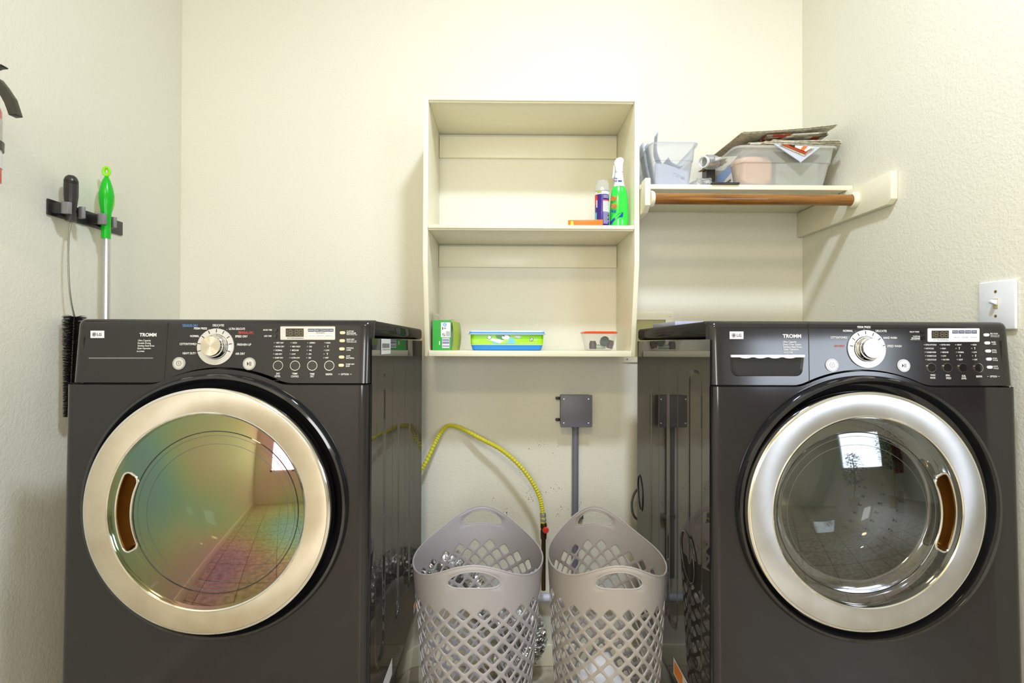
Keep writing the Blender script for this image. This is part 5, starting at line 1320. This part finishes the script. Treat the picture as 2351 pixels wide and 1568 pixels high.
    for lp in loops:
        mb = MB(); mb.tube(lp, .0019, 8, closed=True); obj('handle', mb, m, root)
    return root
basket('tall grey plastic laundry basket with diamond holes on the left, next to the dryer', -.075, 1.44, .176, .222, .62, M_basketA)
basket('tall warm taupe plastic laundry basket with diamond holes on the right, next to the washer', .274, 1.435, .157, .222, .74, M_basketB, yaw=R_(-2))
mb = MB(); blob(mb, (.268, 1.42, .215), .080, .125, .175, 21, .10)
single('white_towel', mb, M_cloth, 'crumpled white towel at the bottom of the right-hand basket', 'towel', ang=85)

# ------------------------------------------------------------------ light switch
XS = WX1 - .001
a = atX(2252, 650, XS); b = atX(2338, 640, XS); zt = a.z; zb_ = atX(2338, 756, XS).z; y0, y1 = b.y, a.y
sw = thing('light_switch', 'white toggle light switch plate on the right wall above the washer', 'light switch', (XS, (y0 + y1) / 2, zb_))
mb = MB(); mb.box((XS - .007, y0, zb_), (XS, y1, zt), .004, seg=3); obj('cover_plate', mb, M_switch, sw)
ym = (y0 + y1) / 2 + .001; zm = (zt + zb_) / 2 + .004
mb = MB(); mb.box((XS - .0078, ym - .006, zm - .012), (XS - .0068, ym + .006, zm + .012)); obj('toggle_slot', mb, M_gold, sw, flat=True)
mb = MB(); mb.prism([(ym - .0045, zm - .004), (ym + .0045, zm - .004), (ym + .0045, zm + .010), (ym - .0045, zm + .010)], 'x', XS - .022, XS - .006, .001)
for v in mb.bm.verts:
    if v.co.x < XS - .018: v.co.z = v.co.z * .5 + (zm + .008) * .5
obj('toggle', mb, M_switch, sw)
for dz in (-.030, .030):
    mb = MB(); mb.lathe([(0, -.0088), (.003, -.0082), (.0034, -.0068)], (XS, ym, zm + dz), 'x', 16); obj('screw', mb, M_brassS, sw)

# ------------------------------------------------------------------ tool rack on the left wall
XL = WX0 + .001
a = atX(106, 455, XL); b = atX(106, 492, XL); c = atX(269, 517, XL)
yr0, yr1 = a.y, c.y; zr1 = a.z; zr0 = b.z
rk = thing('tool_rack', 'black wall-mounted tool rack with rubber spring clips on the left wall', 'tool rack', (XL, (yr0 + yr1) / 2, zr0))
mb = MB(); mb.box((XL, yr0, zr0), (XL + .005, yr1 + .02, zr1), .002); bp_ = obj('back_plate', mb, M_blk, rk)
p = atX(115, 471, XL); mb = MB(); mb.lathe([(0, .0065), (.0045, .006), (.005, .004)], (XL, p.y, p.z), 'x', 16); obj('screw', mb, M_chrome, rk)
XB = WX0 + .040      # axis of the hung tools
pH = atX(163, 460, XB); pD = atX(244, 470, XB + .004)
for yy in (pH.y, pD.y, pH.y - .0, ):
    pass
for yy, rr_ in ((pH.y, .019), (pD.y, .0155)):
    for s_ in (-1, 1):
        y_ = yy + s_ * (rr_ + .007)
        mb = MB(); mb.box((XL + .004, y_ - .0035, zr0 + .006), (XL + .050, y_ + .0035, zr1 - .010), .002); arm = obj('clip_arm', mb, M_blk, rk)
        mb = MB(); pts = []
        mb.prism([(XL + .036, y_ + s_ * .005), (XL + .044, y_ + s_ * .009), (XL + .056, y_ + s_ * .006), (XL + .062, y_ - s_ * .002), (XL + .056, y_ - s_ * .008), (XL + .044, y_ - s_ * .006)], 'z', zr0 + .004, zr1 - .008, .0012)
        obj('rubber_pad', mb, M_clip, rk)
# brush with flexible wire and black handle
def hz(py): return atX(163, py, XB).z
br = thing('dryer_vent_brush', 'long black bristle brush with a black handle hanging by the dryer', 'brush', (XB, pH.y, hz(955)))
r_ = .0175
mb = MB(); mb.lathe([(0, hz(402)), (.008, hz(403)), (.0135, hz(407)), (r_ * .95, hz(413)), (r_, hz(417)), (r_ * .94, hz(417.5)), (r_ * .94, hz(418.5)), (r_, hz(419)), (r_ * .95, hz(420)), (r_ * .95, hz(421)), (r_, hz(421.5)), (r_ * .95, hz(423)), (r_, hz(424)), (r_ * .98, hz(450)), (r_ * .85, hz(468)), (r_ * .66, hz(487)), (r_ * .78, hz(489)), (r_ * .76, hz(508)), (0, hz(508))], (XB, pH.y, 0), 'z', 36)
obj('handle', mb, M_blk, br)
wp = [Vector((XB, pH.y, hz(507))), atX(157, 560, XB), atX(158, 640, XB), atX(163, 690, XB), atX(171, 728, XB)]
wpp = spline(wp, 40); mb = MB(); mb.tube(wpp, [(.0026 if k % 2 else .0020) for k in range(len(wpp))], 8); obj('wire_shaft', mb, M_wire, br, ang=80)
mb = MB(); random.seed(5)
t0 = atX(171, 728, XB); t1 = atX(160, 957, XB)
axis = t1 - t0
for k in range(4200):
    s_ = k / 4200; c = t0 + axis * s_; t = k * 2.39996; R = .0285 * (1 - .45 * s_) * random.uniform(.90, 1.05)
    d = Vector((math.cos(t), math.sin(t), random.uniform(-.05, .25))).normalized(); q = Vector((-math.sin(t), math.cos(t), 0)) * .00055
    if c.x + d.x * R < WX0 + .002: continue
    a_, b_, e_ = c + q, c - q, c + d * R
    mb.face([mb.bm.verts.new(x) for x in (a_, b_, e_ - q * .6, e_ + q * .6)]); 
    uu = Vector((0, 0, .00055)); mb.face([mb.bm.verts.new(x) for x in (c + uu, c - uu, e_ - uu * .6, e_ + uu * .6)])
mb.tube([t0, t1], .004, 8)
obj('bristles', mb, M_blk, br, weld=False, recalc=False, flat=True, kind='stuff')
# duster with green handle
XD = XB + .004
def dz(py): return atX(244, py, XD).z
du = thing('duster', 'bright green handled cleaning pole with an aluminium tube clipped in the wall rack', 'mop', (XD, pD.y, .62))
mb = MB(); mb.lathe([(0, dz(402)), (.004, dz(404)), (.010, dz(414)), (.016, dz(428)), (.0200, dz(446)), (.0195, dz(462)), (.016, dz(478)), (.0135, dz(492)), (.0128, dz(515)), (.0125, dz(548)), (0, dz(548))], (XD, pD.y, 0), 'z', 36); obj('handle', mb, M_green, du)
mb = MB(); mb.lathe([(0, dz(400)), (.004, dz(404)), (.011, dz(416)), (.018, dz(432)), (.0222, dz(450)), (.0215, dz(466)), (.017, dz(480)), (.012, dz(490))], (XD, pD.y + .0035, 0), 'z', 36, sx=.8); mb.bm.transform(Matrix.Identity(4)); obj('grip', mb, M_lime, du)
mb = MB(); cz = dz(393.5); mb.tube([(XD + .0075 * math.cos(t) * .9, pD.y + .003 * math.cos(t), cz + .0125 * math.sin(t)) for t in [2 * PI * k / 32 for k in range(32)]], .0034, 10, closed=True, flat=1.5); obj('hanging_loop', mb, M_lime, du)
xb2 = atX(249, 728, XD)
mb = MB(); mb.lathe([(.0105, dz(548)), (.0105, .62), (0, .62)], (XD, pD.y + .004, 0), 'z', 28); obj('pole', mb, M_alu, du)

# ------------------------------------------------------------------ fire extinguisher at the left edge
YE = 1.215; xe = atY(4.5, 330, YE).x; re = .052; cxE = xe - re - .0195
fe = thing('fire_extinguisher', 'red and white fire extinguisher with a black lever strapped to the left wall', 'fire extinguisher', (cxE, YE, atY(3, 413, YE).z))
ze = lambda py: atY(3, py, YE).z
mb = MB(); mb.lathe([(0, ze(413)), (re - .004, ze(413)), (re, ze(410)), (re, ze(245)), (re - .006, ze(228)), (re - .022, ze(212)), (.016, ze(205)), (.014, ze(195)), (0, ze(195))], (cxE, YE, 0), 'z', 56); obj('cylinder', mb, M_fired, fe)
mb = MB(); mb.lathe([(re + .0006, ze(378)), (re + .0006, ze(264))], (cxE, YE, 0), 'z', 56); mb.mi = 1
for y0_, y1_, a0, a1 in ((268, 271, -1.9, .1), (284, 287, -1.6, .05), (298, 299.5, -1.6, 0), (304, 305.5, -1.6, .02), (307, 311, -.25, .1), (345, 347, -1.6, 0), (352, 353, -1.6, -.1)):
    mb.lathe([(re + .0010, ze(y1_)), (re + .0010, ze(y0_))], (cxE, YE, 0), 'z', 12, a0=a0, a1=a1)
obj('label_wrap', mb, [M_label, M_grey], fe, recalc=False, weld=False)
mb = MB(); mb.lathe([(re + .001, ze(336)), (re + .004, ze(336)), (re + .0045, ze(317)), (re + .001, ze(315))], (cxE, YE, 0), 'z', 56); mb.box((WX0 + .001, YE - .02, ze(345)), (cxE - re + .004, YE + .02, ze(310)), .002); obj('strap', mb, M_olive, fe)
mb = MB(); mb.lathe([(0, ze(196)), (.014, ze(196)), (.016, ze(192)), (.016, ze(172)), (0, ze(170))], (cxE, YE, 0), 'z', 24); obj('valve', mb, M_brass, fe)
lp = [(cxE, ze(178)), (atY(0, 178, YE).x, ze(181)), (atY(14, 205, YE).x, ze(199)), (atY(32, 235, YE).x, ze(226)), (atY(45, 266, YE).x, ze(266)), (atY(28, 268, YE).x, ze(268)), (atY(24, 256, YE).x, ze(256)), (atY(18, 240, YE).x, ze(240)), (atY(8, 222, YE).x, ze(222)), (atY(0, 208, YE).x, ze(206)), (cxE, ze(188))]
mb = MB(); mb.prism(lp, 'y', YE - .010, YE + .010, .002); obj('lever', mb, M_olive, fe)
mb = MB(); mb.prism([(cxE, ze(172)), (atY(0, 148, YE).x, ze(149)), (atY(12, 152, YE).x, ze(152)), (atY(11, 155, YE).x, ze(155)), (atY(0, 155, YE).x, ze(156)), (cxE, ze(178))], 'y', YE - .009, YE + .009, .0015); obj('lever', mb, M_olive, fe)

# ------------------------------------------------------------------ the room behind the camera (seen in reflections)
cl = thing('ceiling_light', 'round frosted ceiling light in front of the back wall', 'ceiling light', (.34, .46, ZC))
mb = MB(); mb.lathe([(.15, 0), (.15, -.02), (.142, -.022)], (.34, .46, ZC), 'z', 48); obj('base', mb, M_wplast, cl)
mb = MB(); mb.lathe([(.142, -.004), (.142, -.020), (.139, -.024)], (.34, .46, ZC), 'z', 48); obj('lamp_shade', mb, M_lampglass, cl)

# plants and red cloths in the adjoining room, mirrored in the washer door
def plant(name, label, x, y, h, r, n, seed):
    random.seed(seed); t = thing(name, label, 'plant', (x, y, 0), 'plants in the adjoining room')
    mb = MB(); mb.lathe([(0, 0), (.12, 0), (.16, .28), (.17, .30), (.15, .30), (.14, .26), (0, .26)], (x, y, 0), 'z', 28); obj('pot', mb, M_kraft, t)
    mb = MB(); mb.tube([(x, y, .2), (x + .03, y, h * .5), (x, y + .02, h * .9)], .018, 8); obj('stem', mb, M_kraft, t)
    mb = MB()
    for k in range(n):
        a = random.uniform(0, 2 * PI); z = random.uniform(h * .45, h); q = r * math.sqrt(random.random()) * (1.1 - abs(z / h - .72) * 1.8)
        c = Vector((x + q * math.cos(a), y + q * math.sin(a), z)); d = Vector((math.cos(a), math.sin(a), random.uniform(-.6, .5))).normalized(); sd = d.cross(Vector((0, 0, 1))).normalized() * .028; up_ = Vector((0, 0, .008))
        mb.poly([c, c + d * .05 + sd + up_, c + d * .12, c + d * .05 - sd + up_])
    obj('leaf', mb, M_leaf, t, weld=False, recalc=False, flat=True, kind='stuff')
plant('potted_plant', 'tall leafy potted plant mirrored right of the window in the washer door', 3.75, -2.1, 2.2, .42, 700, 3)
plant('potted_plant', 'smaller leafy plant mirrored low at the left of the window in the washer door', 2.55, -2.35, 1.45, .25, 250, 4)
for x_, lb in ((4.55, 'left red cloth hanging in the adjoining room, mirrored in the washer door'), (4.8, 'right red cloth hanging in the adjoining room, mirrored in the washer door')):
    mb = MB(); mb.grid(lambda u, v: (x_ + .18 * u, WY0 + .05 + .02 * math.sin(u * 14), 1.75 - .9 * v), [k / 16 for k in range(17)], [0, .5, 1])
    o = single('red_cloth', mb, M_curtain, lb, 'cloth', 'red cloths in the adjoining room'); so = o.modifiers.new('thick', 'SOLIDIFY'); so.thickness = .006
